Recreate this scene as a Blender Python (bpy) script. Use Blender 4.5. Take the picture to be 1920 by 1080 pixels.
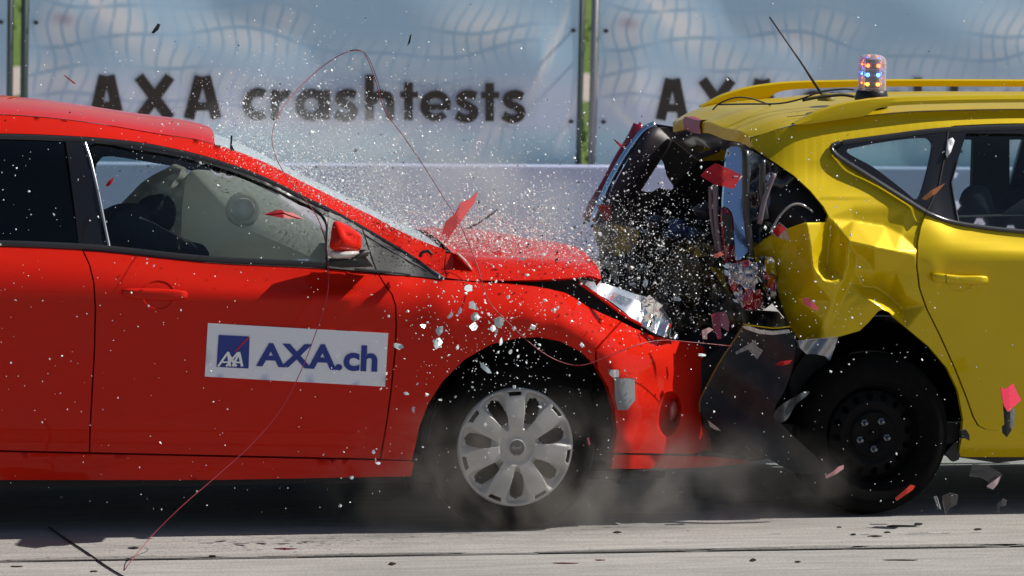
import bpy, bmesh, math, random
import numpy as np
from mathutils import Vector, Matrix, Euler
from mathutils.geometry import delaunay_2d_cdt
R = math.radians
random.seed(7); RNG = np.random.default_rng(7)
for o in list(bpy.data.objects): bpy.data.objects.remove(o)
SC = bpy.context.scene
COL = SC.collection

# ------------------------------------------------------------------ camera
YAW, ROLL, DIST, HGT = R(15), R(1.35), 15.0, 2.3
TGT = Vector((0, 0, .88))
CAMP = Vector((-DIST * math.sin(YAW), -DIST * math.cos(YAW), HGT))
FWD = (TGT - CAMP).normalized()
RGT = FWD.cross(Vector((0, 0, 1))).normalized()
UPV = RGT.cross(FWD)
# scene appears turned clockwise by ROLL
cr, sr = math.cos(ROLL), math.sin(ROLL)
RGT2 = RGT * cr + UPV * sr
UPV2 = UPV * cr - RGT * sr
FPX = (TGT - CAMP).length / .0019
cam = bpy.data.cameras.new('camera'); camo = bpy.data.objects.new('camera', cam); COL.objects.link(camo)
m3 = Matrix((RGT2, UPV2, -FWD)).transposed()
camo.matrix_world = Matrix.Translation(CAMP) @ m3.to_4x4()
cam.sensor_width = 36; cam.lens = FPX / 1920 * 36; cam.clip_end = 3000; cam.clip_start = .5
cam.dof.use_dof = True; cam.dof.focus_distance = 15.0; cam.dof.aperture_fstop = 6.0
SC.camera = camo
# ------------------------------------------------------------------ light
SUN = Vector((.70, -.03, .72)).normalized()      # towards the sun
w = bpy.data.worlds.new('World'); SC.world = w; w.use_nodes = True
nt = w.node_tree; nt.nodes.clear()
sky = nt.nodes.new('ShaderNodeTexSky'); sky.sky_type = 'NISHITA'; sky.sun_disc = False
sky.sun_elevation = math.asin(SUN.z); sky.sun_rotation = math.atan2(SUN.x, SUN.y)
bg = nt.nodes.new('ShaderNodeBackground'); bg.inputs[1].default_value = .055
wo = nt.nodes.new('ShaderNodeOutputWorld')
nt.links.new(sky.outputs[0], bg.inputs[0]); nt.links.new(bg.outputs[0], wo.inputs[0])
sl = bpy.data.lights.new('sun', 'SUN'); sl.energy = 4.7; sl.angle = R(.5); sl.color = (1, .95, .87)
so = bpy.data.objects.new('sun', sl); COL.objects.link(so)
so.rotation_euler = SUN.to_track_quat('Z', 'Y').to_euler()
SC.view_settings.view_transform = 'Standard'; SC.view_settings.look = 'None'
SC.view_settings.exposure = 0.24; SC.view_settings.gamma = 1.0
try:
    SC.cycles.max_bounces = 10; SC.cycles.transparent_max_bounces = 24; SC.cycles.volume_step_rate = 2.0
except Exception: pass

# ------------------------------------------------------------------ measuring: picture point + depth plane -> world
def W(px, py, y):
    d = FWD * FPX + RGT2 * (px - 960) - UPV2 * (py - 540)
    t = (y - CAMP.y) / d.y
    return CAMP + d * t
def G(px, py, z=0.0):
    d = FWD * FPX + RGT2 * (px - 960) - UPV2 * (py - 540)
    t = (z - CAMP.z) / d.z
    return CAMP + d * t
def pchip(x, y):
    x = np.array(x, float); y = np.array(y, float); h = np.diff(x); d = np.diff(y) / h
    m = np.zeros(len(x)); m[0] = d[0]; m[-1] = d[-1]
    for i in range(1, len(x) - 1):
        if d[i-1] * d[i] > 0:
            w1 = 2*h[i] + h[i-1]; w2 = h[i] + 2*h[i-1]
            m[i] = (w1 + w2) / (w1 / d[i-1] + w2 / d[i])
    def f(t):
        if t <= x[0]: return y[0] + (t - x[0]) * m[0]
        if t >= x[-1]: return y[-1] + (t - x[-1]) * m[-1]
        i = int(np.searchsorted(x, t)) - 1; i = max(0, min(i, len(h) - 1))
        s = (t - x[i]) / h[i]
        return float((2*s**3 - 3*s**2 + 1) * y[i] + (s**3 - 2*s**2 + s) * h[i] * m[i] + (-2*s**3 + 3*s**2) * y[i+1] + (s**3 - s**2) * h[i] * m[i+1])
    return f
def crv(pts):
    return pchip([p[0] for p in pts], [p[1] for p in pts])
def smooth_poly(pts, n=4, closed=False):
    """Catmull-Rom resampling of a polyline"""
    P = [np.array(p, float) for p in pts]; N = len(P); out = []
    rng = range(N) if closed else range(N - 1)
    for i in rng:
        p1, p2 = P[i], P[(i+1) % N]
        p0 = P[(i-1) % N] if (closed or i > 0) else 2*p1 - p2
        p3 = P[(i+2) % N] if (closed or i + 2 < N) else 2*p2 - p1
        for k in range(n):
            t = k / n
            out.append(.5 * ((2*p1) + (-p0+p2)*t + (2*p0-5*p1+4*p2-p3)*t*t + (-p0+3*p1-3*p2+p3)*t**3))
    if not closed: out.append(P[-1])
    return [tuple(o) for o in out]

# ------------------------------------------------------------------ materials
MATS = {}
def mat(name, base, rough=.5, metal=0., coat=0., spec=.5, coatior=1.5, trans=0., noise=None, bump=None, emit=None, estr=0, sss=0, ior=1.45, coatr=.04):
    if name in MATS: return MATS[name]
    m = bpy.data.materials.new(name); m.use_nodes = True; n = m.node_tree; b = n.nodes['Principled BSDF']
    def S(k, v):
        if k in b.inputs: b.inputs[k].default_value = v
    S('Base Color', (*base, 1)); S('Roughness', rough); S('Metallic', metal); S('Coat Weight', coat); S('Coat Roughness', coatr); S('Coat IOR', coatior)
    S('Specular IOR Level', spec); S('Transmission Weight', trans); S('IOR', ior)
    if emit: S('Emission Color', (*emit, 1)); S('Emission Strength', estr)
    tc = None
    if noise:      # (scale, second colour, lo, hi)
        tc = n.nodes.new('ShaderNodeTexCoord'); nz = n.nodes.new('ShaderNodeTexNoise'); nz.inputs['Scale'].default_value = noise[0]; nz.inputs['Detail'].default_value = 6
        n.links.new(tc.outputs['Object'], nz.inputs['Vector'])
        rp = n.nodes.new('ShaderNodeMapRange'); rp.inputs[1].default_value = noise[2]; rp.inputs[2].default_value = noise[3]
        n.links.new(nz.outputs[0], rp.inputs[0])
        mx = n.nodes.new('ShaderNodeMix'); mx.data_type = 'RGBA'; mx.inputs[6].default_value = (*base, 1); mx.inputs[7].default_value = (*noise[1], 1)
        n.links.new(rp.outputs[0], mx.inputs[0]); n.links.new(mx.outputs[2], b.inputs['Base Color'])
    if bump:       # (scale, strength, distance)
        tc = tc or n.nodes.new('ShaderNodeTexCoord'); nb = n.nodes.new('ShaderNodeTexNoise'); nb.inputs['Scale'].default_value = bump[0]; nb.inputs['Detail'].default_value = 5
        n.links.new(tc.outputs['Object'], nb.inputs['Vector'])
        bm_ = n.nodes.new('ShaderNodeBump'); bm_.inputs['Strength'].default_value = bump[1]; bm_.inputs['Distance'].default_value = bump[2]
        n.links.new(nb.outputs[0], bm_.inputs['Height']); n.links.new(bm_.outputs[0], b.inputs['Normal'])
    MATS[name] = m; return m
def glassmat(name, tint, refl=1.0, rough=.02, milky=0):
    if name in MATS: return MATS[name]
    m = bpy.data.materials.new(name); m.use_nodes = True; n = m.node_tree; n.nodes.clear()
    out = n.nodes.new('ShaderNodeOutputMaterial'); tr = n.nodes.new('ShaderNodeBsdfTransparent'); tr.inputs[0].default_value = (*tint, 1)
    gl = n.nodes.new('ShaderNodeBsdfGlossy'); gl.inputs['Roughness'].default_value = rough; gl.inputs[0].default_value = (1, 1, 1, 1)
    lw = n.nodes.new('ShaderNodeFresnel'); lw.inputs[0].default_value = 1.5
    mu = n.nodes.new('ShaderNodeMath'); mu.operation = 'MULTIPLY'; mu.inputs[1].default_value = refl
    mx = n.nodes.new('ShaderNodeMixShader')
    n.links.new(lw.outputs[0], mu.inputs[0]); n.links.new(mu.outputs[0], mx.inputs[0]); n.links.new(tr.outputs[0], mx.inputs[1]); n.links.new(gl.outputs[0], mx.inputs[2])
    
    if milky:
        df = n.nodes.new('ShaderNodeBsdfDiffuse'); df.inputs[0].default_value = (.9, .9, .92, 1); m2 = n.nodes.new('ShaderNodeMixShader'); m2.inputs[0].default_value = milky
        n.links.new(mx.outputs[0], m2.inputs[1]); n.links.new(df.outputs[0], m2.inputs[2]); n.links.new(m2.outputs[0], out.inputs[0])
    else: n.links.new(mx.outputs[0], out.inputs[0])
    MATS[name] = m; return m
RED = mat('red_paint', (.56, .014, .006), .36, coat=.7, coatior=1.3, spec=.0, noise=(5, (.53, .017, .008), .35, .8), coatr=.03)
YEL = mat('yellow_paint', (.62, .44, .003), .42, metal=.22, coat=.4, spec=.15, noise=(4, (.57, .41, .004), .35, .8), coatr=.06)
BLACKGL = mat('gloss_black_trim', (.008, .008, .010), .18, coat=.4)
BLACKPL = mat('black_plastic', (.016, .016, .018), .5, noise=(40, (.024, .024, .026), .4, .7), bump=(220, .25, .002))
TRIM = mat('satin_trim', (.035, .037, .042), .28)
DARK = mat('dark_interior', (.010, .010, .012), .75)
LINER = mat('wheel_liner', (.012, .012, .012), .85, bump=(60, .4, .004))
RUBBER = mat('tyre_rubber', (.005, .005, .005), .95, spec=.1, noise=(30, (.009, .0085, .008), .5, .8))
SILVER = mat('silver_cover', (.43, .42, .41), .38, metal=.15, noise=(14, (.33, .315, .29), .45, .8))
CHROME = mat('chrome', (.92, .94, .97), .14, metal=1)
STEEL = mat('bare_steel', (.36, .37, .40), .35, metal=.8, noise=(20, (.3, .3, .31), .4, .7))
BLKSTEEL = mat('black_steel_rim', (.003, .003, .0035), .55, spec=.15)
TAPE = mat('grey_tape', (.22, .225, .24), .42, metal=.3, bump=(60, .4, .003))
REDPL = mat('red_lens', (.52, .006, .010), .45, spec=.15, trans=.1, noise=(25, (.30, .002, .01), .4, .7))
DRED = mat('dark_red_lens', (.22, .006, .02), .15, coat=1)
PINK = mat('pink_lens_scrap', (.62, .05, .10), .2, coat=1)
CLEARSC = mat('clear_plastic_scrap', (.85, .86, .88), .1, trans=.85, ior=1.4)
GLASS = glassmat('window_glass', (.72, .82, .82), .8)
PRIV = glassmat('privacy_glass', (.035, .04, .055), .8)
LENS = glassmat('headlight_lens', (.93, .95, .97), 1.1)
GSHARD = mat('shattered_glass', (.88, .95, .94), .25, spec=.6)
DSHARD = mat('dark_fragment', (.012, .012, .013), .5)
WHITEPL = mat('white_plastic', (.75, .76, .77), .4)
BLUEP = mat('blue_print', (.012, .035, .26), .4)
WHITEP = mat('white_print', (.80, .81, .88), .4)
REDLINE = mat('red_print', (.55, .01, .02), .4)
INK = mat('banner_ink', (.055, .042, .036), .7)
WIRE = mat('red_wire_sheath', (.24, .015, .03), .4)
BCORD = mat('black_cord', (.012, .012, .012), .6)
BAG = mat('airbag_fabric', (.78, .80, .74), .85, bump=(7, .2, .02))
def _bag(BAG):
    n = BAG.node_tree; b = n.nodes['Principled BSDF']; t = n.nodes.new('ShaderNodeBsdfTranslucent'); t.inputs[0].default_value = (.85, .86, .80, 1); x = n.nodes.new('ShaderNodeMixShader'); x.inputs[0].default_value = .5
    n.links.new(b.outputs[0], x.inputs[1]); n.links.new(t.outputs[0], x.inputs[2]); n.links.new(x.outputs[0], n.nodes['Material Output'].inputs[0])
_bag(BAG)
VENT = mat('vent_fabric', (.95, .94, .88), .8); _bag(VENT); VENT.node_tree.nodes['Mix Shader'].inputs[0].default_value = .25
SEAM = mat('vent_seam', (.66, .68, .62), .9); _bag(SEAM)
REDGL = mat('glossy_red_lens', (.42, .006, .02), .12, coat=1, trans=.3)
CLOTH = mat('dummy_clothing', (.022, .024, .032), .9, bump=(40, .5, .01))
SKIN = mat('dummy_vinyl', (.22, .16, .12), .6)
SEAT = mat('seat_fabric', (.02, .02, .024), .9)

# ------------------------------------------------------------------ object helpers
def link(name, me, m, parent=None, smooth=True):
    me.name = name
    o = bpy.data.objects.new(name, me); COL.objects.link(o)
    if m is not None and not me.materials: me.materials.append(m)
    if smooth: me.shade_smooth()
    if parent is not None: o.parent = parent; o.matrix_parent_inverse = parent.matrix_world.inverted()
    return o
def tag(o, label, cat, group=None, kind=None):
    if label: o['label'] = label
    if cat: o['category'] = cat
    if group: o['group'] = group
    if kind: o['kind'] = kind
    return o
def thing(name, label, cat, loc, group=None):
    o = bpy.data.objects.new(name, None); COL.objects.link(o); o.location = loc; o.empty_display_size = .1
    o.matrix_world = Matrix.Translation(loc)
    return tag(o, label, cat, group)
def mesh_from(V, F, name='m'):
    me = bpy.data.meshes.new(name); me.from_pydata([tuple(v) for v in V], [], [tuple(f) for f in F]); me.update(); return me
class MB:
    def __init__(s): s.V = []; s.F = []
    def add(s, V, F):
        b = len(s.V); s.V += [tuple(v) for v in V]; s.F += [tuple(i + b for i in f) for f in F]; return s
    def box(s, lo, hi, rot=None, at=None):
        V = [Vector((x, y, z)) for x in (lo[0], hi[0]) for y in (lo[1], hi[1]) for z in (lo[2], hi[2])]
        if rot is not None: V = [rot @ v for v in V]
        if at is not None: V = [v + Vector(at) for v in V]
        return s.add(V, [(0,1,3,2), (4,6,7,5), (0,4,5,1), (2,3,7,6), (0,2,6,4), (1,5,7,3)])
    def tube(s, pts, r, n=8, cap=True):
        P = [Vector(p) for p in pts]; rr = r if hasattr(r, '__len__') else [r] * len(P)
        V = []; F = []; nrm = None
        for i, p in enumerate(P):
            t = (P[min(i+1, len(P)-1)] - P[max(i-1, 0)]).normalized()
            if nrm is None: nrm = t.orthogonal().normalized()
            nrm = (nrm - t * nrm.dot(t)).normalized(); bn = t.cross(nrm)
            for k in range(n):
                a = 2*math.pi*k/n; V.append(p + (nrm*math.cos(a) + bn*math.sin(a)) * rr[i])
        for i in range(len(P)-1):
            for k in range(n):
                F.append((i*n+k, i*n+(k+1) % n, (i+1)*n+(k+1) % n, (i+1)*n+k))
        if cap: F.append(tuple(range(n))[::-1]); F.append(tuple((len(P)-1)*n + k for k in range(n)))
        return s.add(V, F)
    def lathe(s, prof, c, n=64, axis='y', a0=0):
        """prof: (r, offset along axis)"""
        V = []; F = []
        for (r, h) in prof:
            for k in range(n):
                a = 2*math.pi*k/n + a0
                p = (r*math.cos(a), h, r*math.sin(a)) if axis == 'y' else (r*math.cos(a), r*math.sin(a), h)
                V.append(Vector(p) + Vector(c))
        for i in range(len(prof)-1):
            for k in range(n): F.append((i*n+k, i*n+(k+1) % n, (i+1)*n+(k+1) % n, (i+1)*n+k))
        return s.add(V, F)
    def grid(s, P):
        nr, nc = len(P), len(P[0]); V = [p for row in P for p in row]
        return s.add(V, [(i*nc+j, i*nc+j+1, (i+1)*nc+j+1, (i+1)*nc+j) for i in range(nr-1) for j in range(nc-1)])
    def build(s, name, m, parent=None, smooth=False, auto=None):
        me = mesh_from(s.V, s.F)
        bm = bmesh.new(); bm.from_mesh(me); bmesh.ops.recalc_face_normals(bm, faces=bm.faces); bm.to_mesh(me); bm.free()
        o = link(name, me, m, parent, smooth)
        if auto is not None:
            me.shade_smooth()
            try: me.set_sharp_from_angle(angle=R(auto))
            except Exception: pass
        return o
def pip(P, poly):
    x, y = P[:, 0], P[:, 1]; inside = np.zeros(len(P), bool); n = len(poly); j = n-1
    for i in range(n):
        xi, yi = poly[i]; xj, yj = poly[j]
        c = ((yi > y) != (yj > y)) & (x < (xj-xi) * (y-yi) / ((yj-yi) if yj != yi else 1e-12) + xi); inside ^= c; j = i
    return inside
def resample(poly, step):
    out = []
    for i, p in enumerate(poly):
        q = poly[(i+1) % len(poly)]; L = math.dist(p, q)
        if L < 1e-6: continue
        n = max(1, int(round(L/step)))
        for k in range(n): out.append((p[0] + (q[0]-p[0])*k/n, p[1] + (q[1]-p[1])*k/n))
    return out
def triang(poly, holes, step, extra_edges=()):
    loops = [resample(poly, step)] + [resample(h, step) for h in holes]
    V = []; E = []
    for L in loops:
        b = len(V); V += L; E += [(b+i, b + (i+1) % len(L)) for i in range(len(L))]
    nb = len(V); A = np.array(poly); x0, y0 = A.min(0); x1, y1 = A.max(0)
    gx = np.arange(x0 + step*.5, x1, step); gy = np.arange(y0 + step*.5, y1, step)
    Gp = np.array([(x + (step/2 if j % 2 else 0), y) for j, y in enumerate(gy) for x in gx]) if len(gx) and len(gy) else np.zeros((0, 2))
    if len(Gp):
        k = pip(Gp, loops[0])
        for h in loops[1:]: k &= ~pip(Gp, h)
        Gp = Gp[k]; B = np.array(V)
        if len(Gp):
            keep = np.array([np.min((B[:, 0]-g[0])**2 + (B[:, 1]-g[1])**2) > (step*.55)**2 for g in Gp]); Gp = Gp[keep]
        V += [tuple(g) for g in Gp]
    r = delaunay_2d_cdt([Vector(v) for v in V], E, [], 0, 1e-4)
    VV = np.array([(v.x, v.y) for v in r[0]]); FF = [tuple(f) for f in r[2]]
    C = np.array([VV[list(f)].mean(0) for f in FF]); k = pip(C, loops[0])
    for h in loops[1:]: k &= ~pip(C, h)
    FF = [f for f, q in zip(FF, k) if q]
    return VV, FF
def boundary(F):
    c = {}
    for f in F:
        for a, b in zip(f, f[1:] + f[:1]):
            c[(a, b)] = c.get((a, b), 0) + 1
    return [(a, b) for (a, b) in c if (b, a) not in c]
def panel(name, poly, depth, m, parent=None, holes=(), step=12, hem=.022, off=0., relax=0, mirror=None, mirname=None):
    """sheet-metal panel: outline measured on the photo, depth(px,py) gives its distance behind the car's flank; turned-in hem gives it thickness"""
    VV, FF = triang(list(poly), [list(h) for h in holes], step)
    D = np.array([depth(x, y) for x, y in VV]) + off
    if relax:
        nb = [set() for _ in VV]
        for f in FF:
            for a in f: nb[a].update(f)
        bset = {i for e in boundary(FF) for i in e}
        for _ in range(relax):
            D2 = D.copy()
            for i, s in enumerate(nb):
                if s and i not in bset: D2[i] = .4*D[i] + .6*np.mean([D[j] for j in s])
                elif s: D2[i] = .7*D[i] + .3*np.mean([D[j] for j in s])
            D = D2
    V = [W(x, y, d) for (x, y), d in zip(VV, D)]; F = list(FF)
    if hem:
        for a, b in boundary(FF):
            k = len(V); V += [V[a], V[b], V[b] + Vector((0, hem, 0)), V[a] + Vector((0, hem, 0))]; F.append((k, k+1, k+2, k+3))
    me = mesh_from(V, F); o = link(name, me, m, parent)
    if mirror is not None:
        V2 = [Vector((v.x, mirror - v.y, v.z)) for v in V]
        link(mirname or name, mesh_from(V2, [f[::-1] for f in F]), m, parent)
    return o
def solid(poly, y0, y1, dome=.0, rings=4, power=.5, step=None, tilt=None):
    """closed body with a domed near face: outline in photo measure, near face at y0 (domed towards the viewer), far face at y1"""
    L = resample(poly, step) if step else list(poly); c = np.mean(np.array(L), 0); n = len(L); V = []; F = []
    tl = tilt or (lambda x, y: 0)
    V += [W(x, y, y1 + tl(x, y)) for x, y in L]; V += [W(x, y, y0 + tl(x, y)) for x, y in L]
    for k in range(1, rings):
        s = 1 - k/rings; d = y0 - dome * (1 - s**2)**power
        V += [W(c[0] + (x-c[0])*s, c[1] + (y-c[1])*s, d + tl(x, y)) for x, y in L]
    V.append(W(c[0], c[1], y0 - dome + tl(c[0], c[1])))
    for k in range(rings):
        for i in range(n): F.append((k*n+i, k*n+(i+1) % n, (k+1)*n+(i+1) % n, (k+1)*n+i))
    for i in range(n): F.append((rings*n+i, rings*n+(i+1) % n, len(V)-1))
    F.append(tuple(range(n))[::-1])
    return MB().add(V, F)
def text_mesh(body, bold=.0, shear=0.):
    cu = bpy.data.curves.new('t', 'FONT'); cu.body = body; cu.size = 1; cu.offset = bold; cu.shear = shear; cu.resolution_u = 6
    o = bpy.data.objects.new('t', cu); COL.objects.link(o); dg = bpy.context.evaluated_depsgraph_get(); me = o.evaluated_get(dg).to_mesh()
    V = np.array([v.co[:2] for v in me.vertices]); F = [tuple(p.vertices) for p in me.polygons]
    o.evaluated_get(dg).to_mesh_clear(); bpy.data.objects.remove(o); bpy.data.curves.remove(cu)
    return V, F
def bil(q, u, v):
    """q: TL,TR,BR,BL"""
    t = [(1-u)*q[0][i] + u*q[1][i] for i in (0, 1)]; b = [(1-u)*q[3][i] + u*q[2][i] for i in (0, 1)]
    return ((1-v)*t[0] + v*b[0], (1-v)*t[1] + v*b[1])
def ell(cx, cy, rx, ry, n=28, a0=0, rot=0):
    o = []
    for k in range(n):
        a = a0 + 2*math.pi*k/n; x, y = rx*math.cos(a), ry*math.sin(a)
        o.append((cx + x*math.cos(rot) - y*math.sin(rot), cy + x*math.sin(rot) + y*math.cos(rot)))
    return o
# ------------------------------------------------------------------ ground
def ground_mat():
    m = bpy.data.materials.new('brushed_concrete'); m.use_nodes = True; n = m.node_tree; b = n.nodes['Principled BSDF']
    b.inputs['Roughness'].default_value = .85
    tc = n.nodes.new('ShaderNodeTexCoord')
    def noise(scale, sx, sy, rot=0, det=6):
        mp = n.nodes.new('ShaderNodeMapping'); mp.inputs['Scale'].default_value = (sx, sy, 1); mp.inputs['Rotation'].default_value = (0, 0, rot)
        nz = n.nodes.new('ShaderNodeTexNoise'); nz.inputs['Scale'].default_value = scale; nz.inputs['Detail'].default_value = det
        n.links.new(tc.outputs['Object'], mp.inputs[0]); n.links.new(mp.outputs[0], nz.inputs['Vector']); return nz
    big = noise(.9, .5, 1.6); mid = noise(7, .35, 3.0); fine = noise(90, 1, 1); brush = noise(120, .06, 1, R(38), 3)
    def ramp(src, lo, hi, a, c):
        r = n.nodes.new('ShaderNodeMapRange'); r.inputs[1].default_value = lo; r.inputs[2].default_value = hi; r.inputs[3].default_value = a; r.inputs[4].default_value = c
        n.links.new(src.outputs[0], r.inputs[0]); return r
    def mul(a, b_):
        k = n.nodes.new('ShaderNodeMath'); k.operation = 'MULTIPLY'; n.links.new(a.outputs[0], k.inputs[0]); n.links.new(b_.outputs[0], k.inputs[1]); return k
    v = mul(mul(ramp(big, .3, .7, .82, 1.1), ramp(mid, .3, .7, .80, 1.12)), mul(ramp(fine, .3, .7, .80, 1.15), ramp(brush, .3, .7, .86, 1.1)))
    mx = n.nodes.new('ShaderNodeVectorMath'); mx.operation = 'SCALE'; mx.inputs[0].default_value = (.35, .335, .318)
    n.links.new(v.outputs[0], mx.inputs['Scale']); n.links.new(mx.outputs[0], b.inputs['Base Color'])
    bp = n.nodes.new('ShaderNodeBump'); bp.inputs['Strength'].default_value = .55; bp.inputs['Distance'].default_value = .004
    ad = n.nodes.new('ShaderNodeMath'); n.links.new(brush.outputs[0], ad.inputs[0]); n.links.new(fine.outputs[0], ad.inputs[1])
    n.links.new(ad.outputs[0], bp.inputs['Height']); n.links.new(bp.outputs[0], b.inputs['Normal'])
    return m
CONC = ground_mat()
def sheet(name, x0, x1, y0, y1, z, m):
    return tag(link(name, mesh_from([(x0, y0, z), (x1, y0, z), (x1, y1, z), (x0, y1, z)], [(0, 1, 2, 3)]), m, None, False), None, None, None, 'structure')
sheet('ground', -900, 900, -60, 1500, -.012, CONC)
sheet('road', -60, 60, -30, 12.2, 0, CONC)
# expansion joint: a ragged dark saw cut between two slabs, with a worn and pitted band along it
PIT = mat('pitted_concrete', (.225, .213, .20), .9, noise=(55, (.10, .095, .09), .52, .66), bump=(120, .7, .006))
JOINT = mat('joint_filler', (.035, .033, .032), .9)
xs = np.linspace(-12, 12, 500)
def strip(name, yc, wid, amp, z, m, seed):
    rr = np.random.default_rng(seed); a = np.convolve(rr.normal(0, 1, len(xs)+8), np.ones(9)/9, 'valid') * amp; b = np.convolve(rr.normal(0, 1, len(xs)+8), np.ones(9)/9, 'valid') * amp
    P = [[(x, yc(x) - wid/2 + u, z) for x, u in zip(xs, a)], [(x, yc(x) + wid/2 + v, z) for x, v in zip(xs, b)]]
    return tag(MB().grid(P).build(name, m), None, None, None, 'structure')
jy = lambda x: -.49 - .021*x
strip('road_joint', jy, .018, .004, .004, JOINT, 3)
strip('road_joint', lambda x: jy(x) - 4.0, .012, .004, .004, JOINT, 4)
for k in range(6):   # chipped edge patches beside the joint
    xc = [-.6, .35, .9, 1.45, 2.0, -1.5][k]; pts = [(xc + .28*math.cos(a)*(1 + .5*random.random()), jy(xc) + .035 + .028*math.sin(a)*(1 + .6*random.random()), .003) for a in np.linspace(0, 2*math.pi, 22)[:-1]]
    tag(link('road_patch', mesh_from(pts, [tuple(range(len(pts)))]), PIT, None, False), None, None, None, 'structure')
GRASSM = mat('grass_green', (.105, .165, .018), .9, noise=(1.4, (.060, .11, .014), .4, .65), bump=(30, .8, .03))
PATHM = mat('pale_path', (.40, .34, .30), .9, noise=(6, (.34, .29, .26), .4, .6))
sheet('grass_field', -300, 300, 12.4, 900, .004, GRASSM)['kind'] = 'structure'
sheet('path', -300, 300, 29.6, 36.4, .010, PATHM)
# tufts of longer grass so the field has a surface
mb = MB(); rg = np.random.default_rng(11)
for _ in range(9000):
    x = rg.uniform(-8, 20); y = rg.uniform(14, 29.3) if rg.random() < .7 else rg.uniform(37, 60); h = rg.uniform(.05, .16); a = rg.uniform(0, 6.28); dx, dy = .03*math.cos(a), .03*math.sin(a)
    mb.add([(x-dx, y-dy, .004), (x+dx, y+dy, .004), (x + rg.normal(0, .03), y + rg.normal(0, .03), h)], [(0, 1, 2)])
tag(mb.build('grass', mat('grass_blades', (.13, .21, .02), .8, noise=(2, (.07, .13, .015), .4, .6))), 'green grass growing in the field behind the banners', 'grass', None, 'stuff')

# ------------------------------------------------------------------ fence: low wall and printed banners on steel frames
BY = 11.0
ZB = .60
LW = mat('painted_wall', (.51, .545, .76), .6, noise=(1.2, (.46, .50, .71), .35, .65))
mb = MB(); mb.box((-14, 10.77, 0), (18, 10.86, ZB - .012))
o = mb.build('low_wall', LW); tag(o, 'low pale lavender wall running below the printed banners', 'wall')
mod = o.modifiers.new('bevel', 'BEVEL'); mod.width = .012; mod.segments = 2

def banner_print(u, v):
    """printed picture of the banner in photo units from its top left corner (u 0..1034, v -150..300): pale glassy lattice on blue grey"""
    def sm(a, b, t): t = np.clip((t-a)/(b-a), 0, 1); return t*t*(3-2*t)
    # smooth wandering
    wv = 14*np.sin(v/46 + u/210) + 9*np.sin(u/75 + v/90 + 1.0)
    wu = 10*np.sin(v/38 + u/140) + 6*np.sin(v/21 - u/60)
    def blob(cu, cv, ru, rv, ang=0):
        c, s = math.cos(ang), math.sin(ang); a = ((u-cu)*c + (v-cv)*s)/ru; b = (-(u-cu)*s + (v-cv)*c)/rv
        return np.exp(-(a*a + b*b)**1.0*1.1)
    L = 0*u
    for q in [(60,60,48,55,.2,.9),(55,155,70,45,.3,.9),(165,45,95,42,.75,1.0),(250,110,80,38,.45,.7),(400,70,110,38,.15,.75),(470,40,60,30,.3,.6),(330,150,120,30,.1,.5),
              (850,50,95,44,.05,.85),(800,95,90,24,.02,.55),(640,110,140,34,0,.4),(760,165,170,30,0,.45),(590,190,190,40,0,.4),(300,210,180,40,.1,.5),(150,200,90,30,.3,.6),(880,250,60,36,-.5,.5),(640,265,260,30,0,.28)]:
        L = np.maximum(L, q[5]*blob(*q[:5]))
    # lattice
    pu = u + wu + .12*v; per = 27 + 5*np.sin(u/160)
    ph = np.abs(((pu/27) % 1) - .5)*27
    bar = 1 - sm(1.5, 4.2, 13.5 - ph)
    hz = 0*u
    for k, (v0, s_, am) in enumerate([(22,.25,14),(78,.10,20),(140,.06,12),(196,.02,10),(246,-.05,12),(-50,.1,12)]):
        c = v0 + s_*(u-400)*.25 + am*np.sin(u/(90+14*k) + k*1.3) + 7*np.sin(u/41 + k)
        hz = np.maximum(hz, 1 - sm(1.6, 5.5, np.abs(v-c)))
    cells = L*(1 - .75*bar)*(1 - .7*hz)
    st = 0*u
    for (cu, cv, ln, wd, an) in [(985,75,55,5,-1.30),(962,120,60,6,-1.28),(948,150,45,4,-1.2),(1000,40,36,3,-1.3),(845,265,60,13,-1.05),(880,235,50,6,-1.1),(1010,230,60,5,-1.2),(700,250,60,5,-.7),(120,10,60,8,.8),(60,225,50,8,.8)]:
        st = np.maximum(st, blob(cu, cv, ln, wd, an))
    dark = np.maximum(bar*.5, hz*.7)*(.12 + .88*sm(.12, .5, L))*(.55)
    lav = sm(90, 190, v)*(1 - sm(225, 265, v)); bot = sm(215, 270, v)
    base = np.stack([.52 + .22*lav + .11*bot, .745 + .06*lav + .10*bot, .93 + .04*lav - .02*bot], -1)
    lt = np.stack([.98+0*u, .98+0*u, 1+0*u], -1)
    k = np.clip(cells*1.0 + st*.9, 0, 1)[..., None]
    c = base*(1-k) + lt*k
    c = c*(1 - dark[..., None]*np.array([.62, .46, .36]))
    pk = (blob(62, 42, 20, 11, .1)*.6)[..., None]; c = c*(1-pk) + np.array([.50, .36, .45])*pk
    return np.clip(c, 0, 1)
def print_mat():
    m = bpy.data.materials.new('banner_print'); m.use_nodes = True; n = m.node_tree; b = n.nodes['Principled BSDF']; b.inputs['Roughness'].default_value = .55
    at = n.nodes.new('ShaderNodeAttribute'); at.attribute_name = 'print'; n.links.new(at.outputs['Color'], b.inputs['Base Color'])
    return m
BANM = print_mat()
POSTM = mat('grey_green_post', (.10, .13, .125), .5, metal=.3)
POSTL = mat('galvanised_post', (.36, .36, .40), .5, metal=.3)
PXM = W(1120, 150, BY).x - W(52, 150, BY).x         # banner pitch
X0 = W(53, 150, BY).x; WID = W(1083, 150, BY).x - X0
ZT = 2.15; ZLOW = ZB - .03
M_PER_PX = WID/1030
ZREF = W(560, 0, BY).z                                # height that shows at the photo's top edge
def vfromz(z): return (ZREF - z)/(ZREF - ZB)*300
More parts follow.
